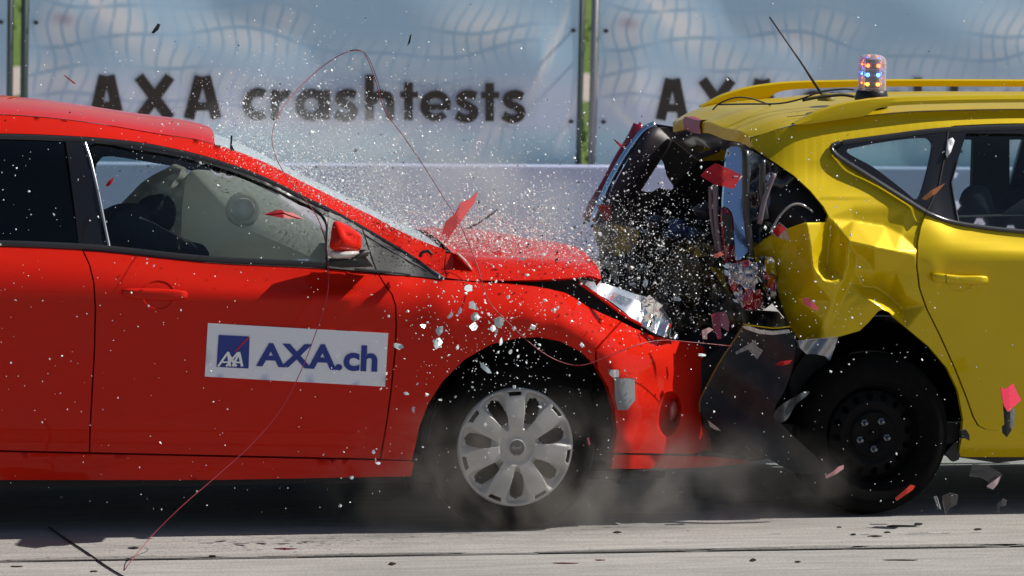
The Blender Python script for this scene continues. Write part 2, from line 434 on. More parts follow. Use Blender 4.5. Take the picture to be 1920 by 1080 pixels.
# ---- lettering drawn from strokes (measured on the photo at banner distance)
def ribbon(mb, pts, wd, y, close=False):
    P = [np.array(p, float) for p in pts]; n = len(P); A = []; B = []
    for i in range(n):
        a = P[(i-1) % n] if (close or i > 0) else P[i]; b = P[(i+1) % n] if (close or i < n-1) else P[i]
        t = b - a; t /= (np.linalg.norm(t) + 1e-9); nn = np.array([-t[1], t[0]])
        A.append(P[i] + nn*wd/2); B.append(P[i] - nn*wd/2)
    if close: A.append(A[0]); B.append(B[0])
    mb.grid([[W(p[0], p[1], y) for p in A], [W(p[0], p[1], y) for p in B]])
def arc(cx, cy, rx, ry, a0, a1, n=22): return [(cx + rx*math.cos(R(a)), cy - ry*math.sin(R(a))) for a in np.linspace(a0, a1, n)]
def lettering(y0):
    mb = MB(); k = [0]
    def st(pts, wd, close=False):
        k[0] += 1; ribbon(mb, pts, wd*.92, y0 - .0006*k[0], close)
    bl = lambda x: 221.5 + (x-170)*.0080
    def A(x0, x1):
        b = bl(x0); t = b - 80; c = (x0+x1)/2
        st([(x0+9, b), (c-5, t)], 22); st([(x1-9, b), (c+5, t)], 22); st([(x0+16, b-23), (x1-16, b-23)], 17); st([(c-15, t+9), (c+15, t+9)], 18)
    A(168, 232)
    b = bl(290); st([(262, b), (319, b-79)], 22); st([(319, b), (260, b-79)], 22)
    A(345, 415)
    b = bl(480); cy = b - 29; st(arc(484, cy, 21, 22, 55, 305), 19)
    b = bl(520); st([(516, b), (516, b-56)], 18); st(arc(537, b-24, 16, 24, 155, 68, 10), 17)
    b = bl(585); cy = b-28; st(arc(584, cy, 22, 22, 0, 360, 36)[:-1], 19, True); st([(610, b), (610, b-56)], 19)
    def S(cx):
        b = bl(cx); st(smooth_poly([(cx+18, b-47), (cx+3, b-51), (cx-11, b-46), (cx-10, b-35), (cx+4, b-28), (cx+14, b-20), (cx+10, b-8), (cx-5, b-5), (cx-20, b-12)], 5), 18)
    S(649)
    b = bl(700); st([(693, b), (693, b-86)], 18); st(smooth_poly([(698, b-34), (707, b-46), (722, b-48), (731, b-38), (731.5, b)], 5), 18)
    b = bl(766); st([(766, b), (766, b-72)], 18); st([(750, b-49), (784, b-49)], 13)
    b = bl(817); cy = b-28; st(arc(817, cy, 22, 22, 8, 318, 34), 16); st([(797, cy+2), (845, cy+2)], 12)
    S(875)
    b = bl(918); st([(918, b), (918, b-72)], 18); st([(902, b-49), (936, b-49)], 13)
    S(963)
    return mb
LET = None
TIE = mat('cable_tie', (.03, .035, .04), .6)
for i, (dx, lab) in enumerate([(0, 'blue-grey printed banner behind the red car with its lettering fully in view'),
                               (PXM, 'printed banner at the yellow car, its lettering half covered by the car roof'),
                               (-PXM, 'sliver of printed banner at the left edge, no lettering in view'),
                               (2*PXM, 'printed banner beyond the yellow car roof at the right edge')]):
    r = thing('banner', lab, 'banner', (X0 + dx, BY, 0), 'printed banners along the fence')
    nu, nv = (380, 130)
    uu = np.linspace(0, WID, nu); zz = np.linspace(ZT, ZLOW, nv); P = []
    if i == 2: nu = 120; uu = np.linspace(0, WID, nu)
    U, Z = np.meshgrid(uu, zz)
    edge = np.minimum(1, np.minimum(U, WID - U)/.25)
    Y = BY + .010*np.sin(U*2.3 + Z*3.1 + i)*edge + .004*np.sin(U*7.1 - Z*4.2 + i*2)*edge + .002*np.sin(Z*11 + U*3)*edge
    V = np.stack([U + X0 + dx, Y, Z], -1).reshape(-1, 3)
    F = [(a*nu+b, a*nu+b+1, (a+1)*nu+b+1, (a+1)*nu+b) for a in range(nv-1) for b in range(nu-1)]
    me = mesh_from(V, F); colr = banner_print(U/M_PER_PX + (0 if i != 1 else 6), vfromz(Z) + (0 if i != 1 else 8)).reshape(-1, 3)
    at = me.color_attributes.new('print', 'FLOAT_COLOR', 'POINT'); at.data.foreach_set('color', np.concatenate([colr, np.ones((len(colr), 1))], 1).astype('f').ravel())
    cl = link('cloth', me, BANM, r)
    lt = lettering(BY - .022).build('lettering', INK, r) if LET is None else None
    if lt: LET = lt
    elif i in (1, 3):
        lt = LET.copy(); COL.objects.link(lt); lt.parent = r; lt.matrix_parent_inverse = r.matrix_world.inverted(); lt.location.x += dx + .008; lt.location.z += .020
    MB().tube([(X0 + dx - .022, BY + .02, 0), (X0 + dx - .022, BY + .02, ZT + .05)], .024, 12).build('frame_post', POSTM if i != 1 else POSTL, r, True)
    MB().tube([(X0 + dx + WID + .018, BY + .02, 0), (X0 + dx + WID + .018, BY + .02, ZT + .05)], .024, 12).build('frame_post', POSTM, r, True)
    for z in (1.42, .85):
        for xx in (.04, WID - .04):
            MB().tube([(X0 + dx + xx, BY - .03, z), (X0 + dx + xx, BY + .005, z)], .012, 10).build('eyelet', TIE, r)
# ------------------------------------------------------------------ red car
RW = 1.82                       # car width: far flank mirrors the near one
RC = thing('red_car', 'red hatchback with a crumpled bonnet ramming the yellow car from behind', 'car', W(700, 900, .9) * 1)
RC.location.z = 0; RC.matrix_world = Matrix.Translation(RC.location)
c_crown = crv([(-760, 300), (-500, 232), (-250, 212), (0, 215), (100, 222), (200, 235), (300, 252), (370, 262), (400, 270), (440, 282), (500, 306), (560, 337), (600, 357), (660, 386), (710, 411), (760, 438), (810, 459), (835, 468), (1100, 520)])
c_frame = crv([(-760, 330), (-500, 268), (-250, 250), (0, 251), (140, 256), (244, 265), (348, 284), (426, 306), (505, 336), (557, 362), (622, 393), (685, 427), (735, 457), (780, 484), (800, 499), (832, 522), (905, 540), (1000, 550), (1100, 590)])
c_belt = crv([(-760, 440), (-400, 455), (0, 462), (150, 468), (400, 492), (610, 503), (700, 512), (830, 525), (905, 545), (1000, 556), (1100, 600)])
def red_rows(x):
    cr_, fr, be = c_crown(x), c_frame(x), c_belt(x)
    ys = [cr_, fr, max(be, fr+2), max(be, fr+2)+45]; ds = [.325, .25, .072, .016]
    t = (x - 0) * .0135
    ys += [545 + t*.8, 600 + t, 690 + t, 800 + t, 826 + t, 850 + t, 862 + t, 900 - .0*t]; ds += [.0, .006, .020, .044, .060, .066, .066, .095]
    return ys, ds
_rc = {}
def d_door(x, y):
    k = round(x/4)
    if k not in _rc: _rc[k] = pchip(*red_rows(k*4))
    d = _rc[k](y)
    if x < -520: d += .16*((-520 - x)/260)**2
    return d
# front wing and bumper: smooth surface through measured stations
CP = []
for x in (640, 700, 750):
    for y in (530, 560, 600, 650, 700, 760, 810, 850, 880): CP.append((x, y, d_door(x, y)))
CP += [(800, 500, .16), (850, 490, .17), (830, 524, .075), (905, 531, .085), (1000, 538, .10), (1060, 549, .125), (1100, 575, .13), (1150, 597, .15), (1190, 615, .18), (1240, 634, .25), (1288, 641, .33),
       (820, 550, .022), (850, 560, .022), (950, 570, .024), (1020, 585, .022), (1090, 607, .028), (1140, 640, .035), (1185, 690, .065),
       (790, 620, .006), (820, 640, .004), (870, 610, .0), (930, 592, -.002), (1000, 598, -.004), (1060, 615, -.004), (1110, 652, .0), (1150, 700, .012), (1170, 760, .028), (1175, 830, .045),
       (782, 830, .045), (790, 790, .03), (805, 755, .026), (830, 715, .022), (870, 675, .020), (920, 645, .02), (970, 633, .02), (1010, 632, .02), (1050, 640, .02), (1090, 660, .022), (1120, 690, .03), (1140, 725, .038), (1152, 765, .045), (1157, 810, .055), (1150, 850, .07),
       (1230, 660, .17), (1230, 720, .15), (1220, 800, .135), (1200, 845, .12), (1288, 700, .29), (1285, 770, .26), (1280, 845, .25), (1330, 690, .50), (1320, 780, .46), (1335, 850, .48), (1360, 740, .66)]
CPa = np.array(CP)
def tps_fit(P, lam=.4):
    X = P[:, :2]/100.; n = len(X); r2 = ((X[:, None]-X[None])**2).sum(-1); K = np.where(r2 > 0, .5*r2*np.log(r2 + 1e-12), 0) + lam*.02*np.eye(n)
    Q = np.c_[np.ones(n), X]; M = np.zeros((n+3, n+3)); M[:n, :n] = K; M[:n, n:] = Q; M[n:, :n] = Q.T
    s = np.linalg.solve(M, np.r_[P[:, 2], 0, 0, 0])
    def f(x, y):
        d = (X[:, 0]-x/100.)**2 + (X[:, 1]-y/100.)**2; k = np.where(d > 0, .5*d*np.log(d + 1e-12), 0)
        return float(k @ s[:n] + s[n] + s[n+1]*x/100. + s[n+2]*y/100.)
    return f
d_wing = tps_fit(CPa)
def d_red(x, y):
    if x < 690: return d_door(x, y)
    if x > 750: return d_wing(x, y)
    t = (x-690)/60.; return (1-t)*d_door(x, y) + t*d_wing(x, y)
def along(c, x0, x1, n=24, off=0): return [(x, c(x)+off) for x in np.linspace(x0, x1, n)]
t_ = lambda x: x*.0135
sill_top = lambda x: 846 + x*.0225 if x > 0 else 846 + x*.0225
# doors
rear_gap = [(155, 469), (168, 497), (176, 530), (179, 580), (177, 660), (172, 750), (169, 800), (168, 849)]
front_gap = [(709, 513), (721, 533), (735, 552), (742, 573), (743, 610), (741, 660), (733, 735), (724, 800), (713, 861)]
fd = [(x+1.5, y) for x, y in rear_gap] + [(x, sill_top(x)-2) for x in np.linspace(170, 712, 14)] + [(x-1.5, y) for x, y in front_gap[::-1]] + along(c_belt, 708, 157, 20, 1)
panel('front_door', fd, d_red, RED, RC, step=13, mirror=RW)
rd = [(x-1.5, y) for x, y in rear_gap] + [(x, sill_top(x)-2) for x in np.linspace(166, -180, 10)] + [(-215, 820), (-262, 720), (-300, 640), (-318, 540), (-310, 458)] + along(c_belt, -300, 152, 20, 1)
panel('rear_door', rd, d_red, RED, RC, step=16, mirror=RW)
# quarter panel behind the rear door with its wheel arch, and the tail
WXR = -400
qa = [(WXR + 205*math.cos(a), 830 - 200*math.sin(a)) for a in np.linspace(.05, math.pi-.05, 24)]
qp = [(-185, 842)] + qa + [(WXR - 215, 842), (-700, 830), (-768, 780), (-790, 640), (-775, 520), (-760, 446)] + along(c_belt, -755, -316, 14, 1) + [(-322, 540), (-304, 640), (-266, 720), (-219, 820)]
panel('rear_wing', qp, d_red, RED, RC, step=22, mirror=RW)
# roof side rail with A pillar
rail = along(c_crown, -740, 836, 80) + [(832, 500), (836, 521)] + along(c_frame, 826, -740, 80, -1)
panel('roof_side', rail, d_red, RED, RC, step=11, mirror=RW)
# sill
sl_ = [(-190, 846)] + [(x, sill_top(x)+1.5) for x in np.linspace(-150, 770, 16)] + [(776, 868), (771, 893)] + [(x, 900 - max(0, x-400)*.019) for x in np.linspace(760, -190, 12)]
panel('sill', sl_, d_red, RED, RC, step=13, hem=.06, mirror=RW)
# front wing
arch_in = [(776, 864), (778, 840), (786, 800), (803, 757), (830, 715), (870, 675), (920, 646), (970, 634), (1010, 632), (1050, 640), (1090, 660), (1115, 684)]
wing = [(x+1.5, y) for x, y in front_gap] + [(714, 861), (772, 863)] + arch_in[1:] + [(1116, 654), (1163, 602), (1150, 597), (1125, 586), (1100, 574), (1078, 558), (1060, 549), (1030, 542), (1000, 537), (950, 533), (905, 531), (868, 527), (830, 525)] + along(c_belt, 820, 712, 6, 1)
panel('front_wing', wing, d_red, RED, RC, step=10, hem=.035, mirror=RW)
# scuttle piece between A pillar and bonnet
scut = [(838, 476), (856, 474), (872, 490), (888, 512), (902, 528), (868, 525), (838, 521), (834, 500)]
panel('scuttle_corner', scut, lambda x, y: d_red(x, y) + .0, RED, RC, step=8)
# bumper: flank plus the nose that wraps across the car, built as one lofted skin
bmp = [(1118, 656), (1166, 604), (1190, 616), (1215, 626), (1240, 635), (1265, 639), (1290, 641), (1318, 650), (1335, 690), (1332, 740), (1328, 800), (1336, 848), (1290, 851), (1230, 850), (1150, 849), (1157, 808), (1152, 765), (1141, 726), (1121, 691)]
fog = ell(1254, 776, 24, 43, 26, rot=.12)
panel('front_bumper', bmp, d_red, RED, RC, holes=[fog], step=8, hem=.05)
# fog lamp cup and lamp
mb = MB(); rings = []
for s, dd in [(1, 0), (.93, .02), (.82, .05), (.62, .075), (0.02, .085)]:
    rings.append([W(1254 + (x-1254)*s + (1-s)*14, 776 + (y-776)*s, d_red(x, y)*(s) + (1-s)*.24 + dd) for x, y in fog + fog[:1]])
mb.grid(rings); mb.build('fog_lamp_recess', RED, RC, True)
solid(ell(1262, 768, 10, 20, 20, rot=.1), .285, .33, .02).build('fog_lamp', mat('fog_glass', (.45, .12, .10), .12, coat=1), RC, True)
# nose behind the contact: centre section of the bumper across to the far flank
P = []
zs = [(642, 1.0), (690, 1.06), (760, 1.08), (820, 1.05), (850, 1.0)]
for py, _ in zs:
    row = []
    for k in range(15):
        t = k/14; yy = .46 + t*(RW-.92); bow = .10*math.sin(math.pi*t); b0 = W(1328, py, .46)
        row.append((b0.x + bow, yy, b0.z))
    P.append(row)
MB().grid(P).build('bumper_centre', RED, RC, True)
wrap = [[(RW*0 + v.x, RW - v.y, v.z) for v in (W(1150 + k*37, py, d_red(1150 + k*37, py)) for k in range(6))] for py in (650, 700, 760, 810, 850)]
MB().grid(wrap).build('bumper_far_corner', RED, RC, True)
# splitter lip
lip = [(1150, 853), (1240, 854), (1330, 856), (1400, 862), (1408, 868), (1330, 876), (1240, 879), (1146, 879)]
panel('splitter', lip, lambda x, y: .085 + max(0, (x-1180))*.0019 + (y-853)*.0006, RED, RC, step=10, hem=.08)
panel('splitter_gap', [(1152, 846), (1330, 846), (1405, 858), (1400, 866), (1330, 860), (1240, 858), (1152, 856)], lambda x, y: .13 + max(0, (x-1180))*.0019, DARK, RC, step=14, hem=.1)
# roof skin
def loft_top(xs_, crown, dep, rise, name, m, ny=22, wid=RW, z_add=lambda x, t: 0, par=RC):
    P = []
    for x in xs_:
        e = W(x, crown(x), dep); row = []
        for k in range(ny+1):
            t = k/ny; y = dep + t*(wid - 2*dep); s = 4*t*(1-t); row.append((e.x + z_add(x, t)[0] if isinstance(z_add(x, t), tuple) else e.x, y, e.z + rise*(s**.75) + (z_add(x, t)[1] if isinstance(z_add(x, t), tuple) else 0)))
        P.append(row)
    return MB().grid(P).build(name, m, par, True)
loft_top(list(np.linspace(-740, 402, 50)), lambda x: c_crown(x)-1, .323, .034, 'roof', RED, z_add=lambda x, t: (.07*math.sin(math.pi*t)*max(0, (x-150)/250), 0))
# windscreen, crazed white by the blow: stretched between the A pillars and bulging forward
def craze():
    m = bpy.data.materials.new('crazed_screen'); m.use_nodes = True; n = m.node_tree; b = n.nodes['Principled BSDF']
    b.inputs['Base Color'].default_value = (.62, .72, .78, 1); b.inputs['Roughness'].default_value = .3
    tc = n.nodes.new('ShaderNodeTexCoord'); vo = n.nodes.new('ShaderNodeTexVoronoi'); vo.inputs['Scale'].default_value = 60; vo.feature = 'DISTANCE_TO_EDGE'
    n.links.new(tc.outputs['Object'], vo.inputs['Vector']); r = n.nodes.new('ShaderNodeMapRange'); r.inputs[1].default_value = 0; r.inputs[2].default_value = .12; r.inputs[3].default_value = .72; r.inputs[4].default_value = .58
    n.links.new(vo.outputs['Distance'], r.inputs[0]); n.links.new(r.outputs[0], b.inputs['Alpha']); return m
loft_top(list(np.linspace(404, 830, 40)), lambda x: c_crown(x)+2, .318, .02, 'windscreen', craze(), z_add=lambda x, t: (.035*math.sin(math.pi*t)**.8, .008*math.sin(math.pi*t)**.8))
# bonnet: buckled, front edge lifted
hx = [858, 870, 885, 905, 930, 960, 1000, 1040, 1085, 1105, 1128]
hy = [478, 492, 508, 526, 526, 525.5, 525, 523, 520, 517, 524]
he = crv(list(zip(hx, hy)))
def hood(ny=26):
    P = []
    for x in np.linspace(858, 1128, 34):
        row = []
        for k in range(ny+1):
            t = k/ny; y = .125 + t*(RW - .25); e = W(x, he(x), .125); s = (4*t*(1-t))
            edge = min(1, min(t, 1-t)/.07); sx = (x-858)/270
            buck = .020*math.sin(sx*5.2 + t*7) * s + .012*math.sin(sx*11 + 3*t)*s
            eg = min(1, min(t, 1-t)/.085); z = e.z + .062*(eg**.85)*(.55 + .45*math.sin(math.pi*min(1, sx*1.1))) + .014*s + buck*.8 - (0 if x > 905 else 0)
            if x < 905:   # rear edge climbs to the scuttle only near the side
                zc = W(905, 520, .125).z + .065*(905-x)/47; z = e.z*(1-edge) + (zc + .04*s**.6 + buck)*edge
            row.append((e.x + .09*math.sin(math.pi*t)*sx + .10*math.sin(math.pi*t)*0, y, z))
        P.append(row)
    mb = MB().grid(P); n = len(P[0])
    mb.grid([[tuple(r[0]) for r in P], [(r[0][0], r[0][1] + .03, r[0][2] - .010) for r in P]])
    mb.grid([[tuple(q) for q in P[-1]], [(q[0] - .02, q[1], q[2] - .025) for q in P[-1]]])
    return mb.build('bonnet', RED, RC, True, auto=40)
hood()
# black gap under the bonnet, inner wing
panel('inner_wing', [(890, 512), (905, 524), (1000, 520), (1100, 512), (1180, 590), (1240, 630), (1160, 620), (1060, 560), (960, 545), (900, 545)], lambda x, y: .19 + .0002*(x-850), DARK, RC, step=16, hem=.3)
MB().tube([W(x, y, .13) for x, y in smooth_poly([(857, 475), (872, 489), (884, 505)], 4)], .004, 6).build('gap_highlight', mat('painted_highlight', (.6, .58, .56), .3), RC, True)  # pale tube added as a painted highlight beside the dark gap
# headlight: chrome bowl, clear lens, red body edge below it
hl = smooth_poly([(1086, 527), (1110, 527), (1150, 537), (1190, 551), (1214, 558), (1238, 582), (1256, 608), (1272, 634), (1245, 632), (1212, 616), (1180, 592), (1140, 562)], 4, True)
d_hl = lambda x, y: .13 + (x-1086)*.0009 - (y-540)*.0003
panel('headlight_bowl', hl, lambda x, y: d_hl(x, y) + .05 - (y-560)*.0011 + .012*math.sin(x*.045 + y*.03) + (.020*math.sin(x*.16 + y*.06) if x > 1205 else 0), CHROME, RC, step=5, hem=0)
panel('headlight_lens', hl, lambda x, y: d_hl(x, y) - .006*math.sin((x-1086)/60), LENS, RC, step=7, hem=.04)
for (cx, cy, r) in [(1222, 600, 13)]:
    MB().lathe([(r*.0019*.2, .05), (r*.0019*.8, .03), (r*.0019, 0), (r*.0019*1.12, 0), (r*.0019*1.15, .02)], W(cx, cy, d_hl(cx, cy) + .012), 28).build('headlamp_reflector', CHROME, RC, True)
pl = smooth_poly([(1086, 530), (1130, 561), (1172, 592), (1210, 613)], 5)
MB().tube([W(x, y, d_hl(x, y) + .0) for x, y in pl], .006, 8).build('headlight_edge', RED, RC, True)
# broken clear flaps of the headlight
for q, (cx, cy, dx, dy) in enumerate([(1222, 575, 20, 22), (1246, 606, 14, 26), (1214, 602, 12, 22)]):
    pts = [(cx-dx, cy-dy*.4), (cx-dx*.2, cy-dy), (cx+dx, cy-dy*.1), (cx+dx*.7, cy+dy), (cx-dx*.3, cy+dy*.5)]
    panel('lens_flap', pts, lambda x, y: .20 + .0009*(x-1220)*(1 if q != 1 else -1) + .001*(y-590), LENS, RC, step=8, hem=.004)
# dark trims and glass --------------------------------------------------------
off = lambda dd: (lambda x, y: d_red(x, y) + dd)
gl = smooth_poly([(168, 273), (240, 278), (340, 295), (420, 317), (500, 347), (557, 375), (604, 400), (616, 440), (604, 494), (400, 482), (208, 467), (190, 390)], 3, True)
fr = along(c_frame, 122, 700, 40, 1) + along(c_belt, 706, 158, 26, 0) + [(148, 460), (136, 360)]
panel('door_frame', fr, off(-.004), BLACKGL, RC, holes=[gl], step=10, mirror=RW)
panel('front_window', gl, off(.008), GLASS, RC, step=16, hem=0, mirror=RW)
rg_ = along(c_frame, -305, 117, 20, 1) + [(131, 360), (148, 464)] + along(c_belt, 146, -300, 16, 0)
panel('rear_window', rg_, off(.004), PRIV, RC, step=18, hem=.01, mirror=RW)
qg = along(c_frame, -600, -310, 10, 4) + along(c_belt, -312, -560, 10, -3)
panel('quarter_window', qg, off(.004), PRIV, RC, step=22, hem=.01, mirror=RW)
# satin strips: top of window, belt moulding, bright strip on the B pillar
def moulding(name, pts, wd, dd, m, rad=.6, far=False):
    P = np.array(pts); up = []; lo = []
    for i in range(len(P)):
        t = P[min(i+1, len(P)-1)] - P[max(i-1, 0)]; t = t/np.linalg.norm(t); nn = np.array([t[1], -t[0]])
        up.append(P[i] + nn*wd/2); lo.append(P[i] - nn*wd/2)
    rows = []
    for s in (-1, -.6, -.2, .2, .6, 1):
        rows.append([W(*( (u+l)/2 + (u-l)/2*s), d_red(*((u+l)/2)) + dd - .006*rad*math.cos(s*1.45)) for u, l in zip(up, lo)])
    return MB().grid(rows).build(name, m, RC, True)
moulding('window_moulding', along(c_frame, -300, 826, 70, 5), 10, -.006, TRIM)
moulding('belt_moulding', along(c_belt, -300, 610, 40, -6), 11, -.006, TRIM)
moulding('pillar_strip', [(159, 267), (170, 300), (184, 360), (196, 420), (205, 464)], 5, -.008, mat('strip_metal', (.30, .31, .33), .3, metal=.7), .5)
# black triangle ahead of the door glass, with two thin ribs
tri = [(690, 436), (702, 462), (740, 485), (782, 508), (832, 523)] + along(c_belt, 820, 690, 8, -1) + [(680, 470)]
panel('mirror_triangle', [(616, 398)] + along(c_frame, 624, 830, 16, 2) + along(c_belt, 822, 614, 10, -1) + [(613, 470)], off(-.007), BLACKPL, RC, step=9, mirror=RW)
moulding('triangle_rib', [(684, 440), (720, 463), (766, 490), (800, 508)], 3, -.010, TRIM, .5)
moulding('triangle_rib', [(800, 502), (815, 511), (833, 523)], 6, -.010, mat('rib_bright', (.25, .26, .28), .3), .5)
moulding('triangle_rib', [(664, 505), (720, 510), (770, 516)], 6, -.010, TRIM, .5)
moulding('door_shut_line', [(680, 430), (690, 460), (700, 490), (709, 513)], 2.2, -.009, DARK, .3)
# door handle with a scooped cup behind it
cup = ell(297, 553, 31, 27, 24)
mb = MB(); mb.grid([[W(297 + (x-297)*s, 553 + (y-553)*s, d_red(x, y) - .002 + dd) for x, y in cup + cup[:1]] for s, dd in [(1.06, .001), (1, -.002), (.95, .001), (.8, .010), (.5, .018), (.02, .020)]])
mb.build('handle_cup', RED, RC, True)
hp = smooth_poly([(228, 546), (240, 541), (300, 541), (345, 545), (352, 553), (346, 562), (300, 563), (240, 558)], 3, True)
solid(hp, -.024, -.004, .012, 4, tilt=lambda x, y: d_red(x, 552)).build('door_handle', RED, RC, True)
# door mirror: red cap, clear repeater lamp, black foot
cap = smooth_poly([(624, 420), (632, 414), (655, 424), (676, 440), (678, 448), (672, 470), (622, 468), (620, 444)], 4, True)
solid(cap, -.13, .03, .05, 6, .7, tilt=lambda x, y: (x-650)*.0010 - (y-445)*.0004).build('mirror_cap', RED, RC, True)
solid(smooth_poly([(621, 470), (672, 471), (664, 482), (650, 485), (623, 484)], 3, True), -.135, .0, .04, 4, .6).build('mirror_indicator', mat('indicator_lens', (.72, .70, .66), .12, coat=1, trans=.2), RC, True)
solid([(610, 484), (668, 486), (690, 480), (694, 468), (676, 468), (700, 500), (640, 502), (612, 498)], -.10, .06, .02, 3).build('mirror_foot', BLACKPL, RC, True)
mc = [W(x, y, 0) for x, y in cap]
# wheel arch liner, inner dark body
def liner(cx, cy, rpx, parent, y0=.10, y1=.75, wd=None):
    c = W(cx, cy, y0); r = rpx*.00193; rows = []
    for y in np.linspace(y0, y1, 4): rows.append([(c.x + r*math.cos(a), y, c.z + r*math.sin(a)) for a in np.linspace(-.35, math.pi+.35, 30)])
    mb = MB().grid(rows); n = [(c.x + r*math.cos(a), y1, c.z + r*math.sin(a)) for a in np.linspace(-.35, math.pi+.35, 30)]
    mb.add(n + [(c.x, y1, c.z - .1)], [(i, i+1, 30) for i in range(29)])
    return mb.build('wheel_liner', LINER, parent, True)
liner(968, 838, 216, RC); liner(WXR, 832, 206, RC)
a, b = W(-700, 700, .2), W(1240, 700, .2)
MB().box((a.x, .12, .17), (b.x, RW - .12, .20)).build('floor_pan', DARK, RC)
MB().box((W(800, 600, .3).x, .35, .25), (W(1120, 600, .3).x, RW-.35, .78)).build('engine_bay', DARK, RC)
# dashboard and firewall
MB().grid([[W(620, 470, .3) + Vector((0, k*.1, .02*math.sin(k/12*3.1)))*1 for k in range(13)], [W(700, 480, .3) + Vector((0, k*.1, .04*math.sin(k/12*3.1))) for k in range(13)], [W(800, 540, .3) + Vector((0, k*.1, 0)) for k in range(13)]]).build('dashboard', DARK, RC, True)
MB().box((W(590, 500, .3).x, .16, .25), (W(640, 500, .3).x, RW-.16, .88)).build('bulkhead', DARK, RC)
# headliner and far-side pillars seen through the glass (window opening cut in the far frame)
FY = RW - .27
pan = [(150, 255), (300, 268), (420, 298), (520, 335), (640, 395), (700, 470), (690, 520), (400, 510), (150, 500)]
hole = smooth_poly([(179, 325), (185, 303), (206, 293), (296, 307), (353, 318), (452, 354), (530, 381), (577, 411), (598, 440), (600, 492), (400, 492), (206, 490), (190, 400)], 3, True)
panel('far_door_trim', pan, lambda x, y: FY, DARK, RC, holes=[hole], step=16, hem=.05)
panel('rear_bulkhead_trim', [(-300, 262), (146, 266), (166, 500), (-300, 495)], lambda x, y: .62, DARK, RC, step=30, hem=.6)
panel('headliner', [(-600, 246), (200, 262), (390, 305), (388, 312), (200, 272), (-600, 256)], lambda x, y: .36, DARK, RC, step=18, hem=1.1)
# seats
for yy in (.30, 1.02):
    x0 = W(60, 500, .5).x
    solid(smooth_poly([(20, 480), (60, 420), (120, 400), (150, 430), (190, 560), (260, 640), (250, 740), (60, 740)], 4, True), yy, yy + .48, .04, 4).build('seat', SEAT, RC, True)
# tail
P = [[(W(-772 - 14*math.sin(math.pi*k/12), py, .3).x, .16 + k/12*(RW-.32), W(-772, py, .3).z) for k in range(13)] for py in (300, 440, 560, 700, 840)]
MB().grid(P).build('tailgate', RED, RC, True)
# ---- wheels
def wheel_cover(c, R0, parent):
    nr, na = 46, 448; V = []; F = []; mr = np.linspace(.0, 1, nr); keep = {}
    per = 2*math.pi/7
    def hgt(r, a):
        q = ((a - math.pi/2 - R(3) + per/2) % per) - per/2         # 0 on spoke axis
        e = per/2 - abs(q)                                          # angle from window axis
        hw = .10 + .12*min(1, max(0, (r-.36)/.5))                   # recess half angle (at rim wider)
        rim = max(0, min(1, (r-.90)/.05)); hub = max(0, min(1, (.30-r)/.06)); t = (e - hw*.55)/(hw*.75)
        rec = 1 - max(0, min(1, t)); rec = rec*rec*(3-2*rec)
        inn = max(0, min(1, (r-.31)/.10)); out = max(0, min(1, (.965-r)/.075))
        rec *= inn*out
        base = -.030*(1 - (r/1.0)**2)*0 - .012*math.cos(r*1.5)
        sp = -.006*(1 - (q/(per/2))**2)*min(1, max(0, (r-.3)/.2))
        h = base + sp*(1-rim) + .026*rec
        if r < .30: h += .010*max(0, min(1, (.30-r)/.05)) - .006*max(0, min(1, (.17-r)/.02))
        if r > .95: h += .02*((r-.95)/.05)**2
        return h, e, rec
    def inwin(r, a):
        q = ((a - math.pi/2 - R(3) + per/2) % per) - per/2; e = per/2 - abs(q)
        u = (r-.42)/(.86-.42)
        if 0 < u < 1:
            half = .155*math.sin(math.pi*min(1, u*.62 + .12))**.7*min(1, (1-u)/.10 + .25)*min(1, u/.08 + .35)
            if e*r < half*.80*.9: return True
        if .875 < r < .935 and abs(q) < .13 - (.935-r)*.3: return True   # small slot at the spoke end
        return False
    for i, r in enumerate(mr):
        for k in range(na):
            a = 2*math.pi*k/na; h = hgt(r, a)[0]; V.append((c[0] + R0*r*math.cos(a), c[1] + h, c[2] + R0*r*math.sin(a)))
    for i in range(nr-1):
        for k in range(na):
            r = (mr[i]+mr[i+1])/2; a = 2*math.pi*(k+.5)/na
            if not inwin(r, a): F.append((i*na+k, i*na+(k+1) % na, (i+1)*na+(k+1) % na, (i+1)*na+k))
    me = mesh_from(V, F); bm = bmesh.new(); bm.from_mesh(me); bmesh.ops.remove_doubles(bm, verts=bm.verts, dist=1e-6); bmesh.ops.recalc_face_normals(bm, faces=bm.faces); bm.to_mesh(me); bm.free()
    o = link('wheel_cover', me, SILVER, parent); s = o.modifiers.new('thick', 'SOLIDIFY'); s.thickness = .004; s.offset = -1 if True else 1
    return o
def tyre_part(c, rt, rr, y0, wd, parent, seg=96):
    mb = MB().lathe([(rr-.012, .02), (rr, .002), (rr+.012, -.004), (rr+(rt-rr)*.45, -.016), (rt-.035, -.012), (rt-.012, .004), (rt-.001, .028), (rt, wd*.5), (rt-.001, wd-.028), (rt-.03, wd), (rr, wd-.01)], (c[0], y0, c[2]), seg)
    # tread grooves as raised ribs
    for g in (.06, .10, .14):
        mb.lathe([(rt-.006, g-.010), (rt+.004, g-.008), (rt+.004, g+.008), (rt-.006, g+.010)], (c[0], y0, c[2]), seg)
    return mb.build('tyre', RUBBER, parent, True)
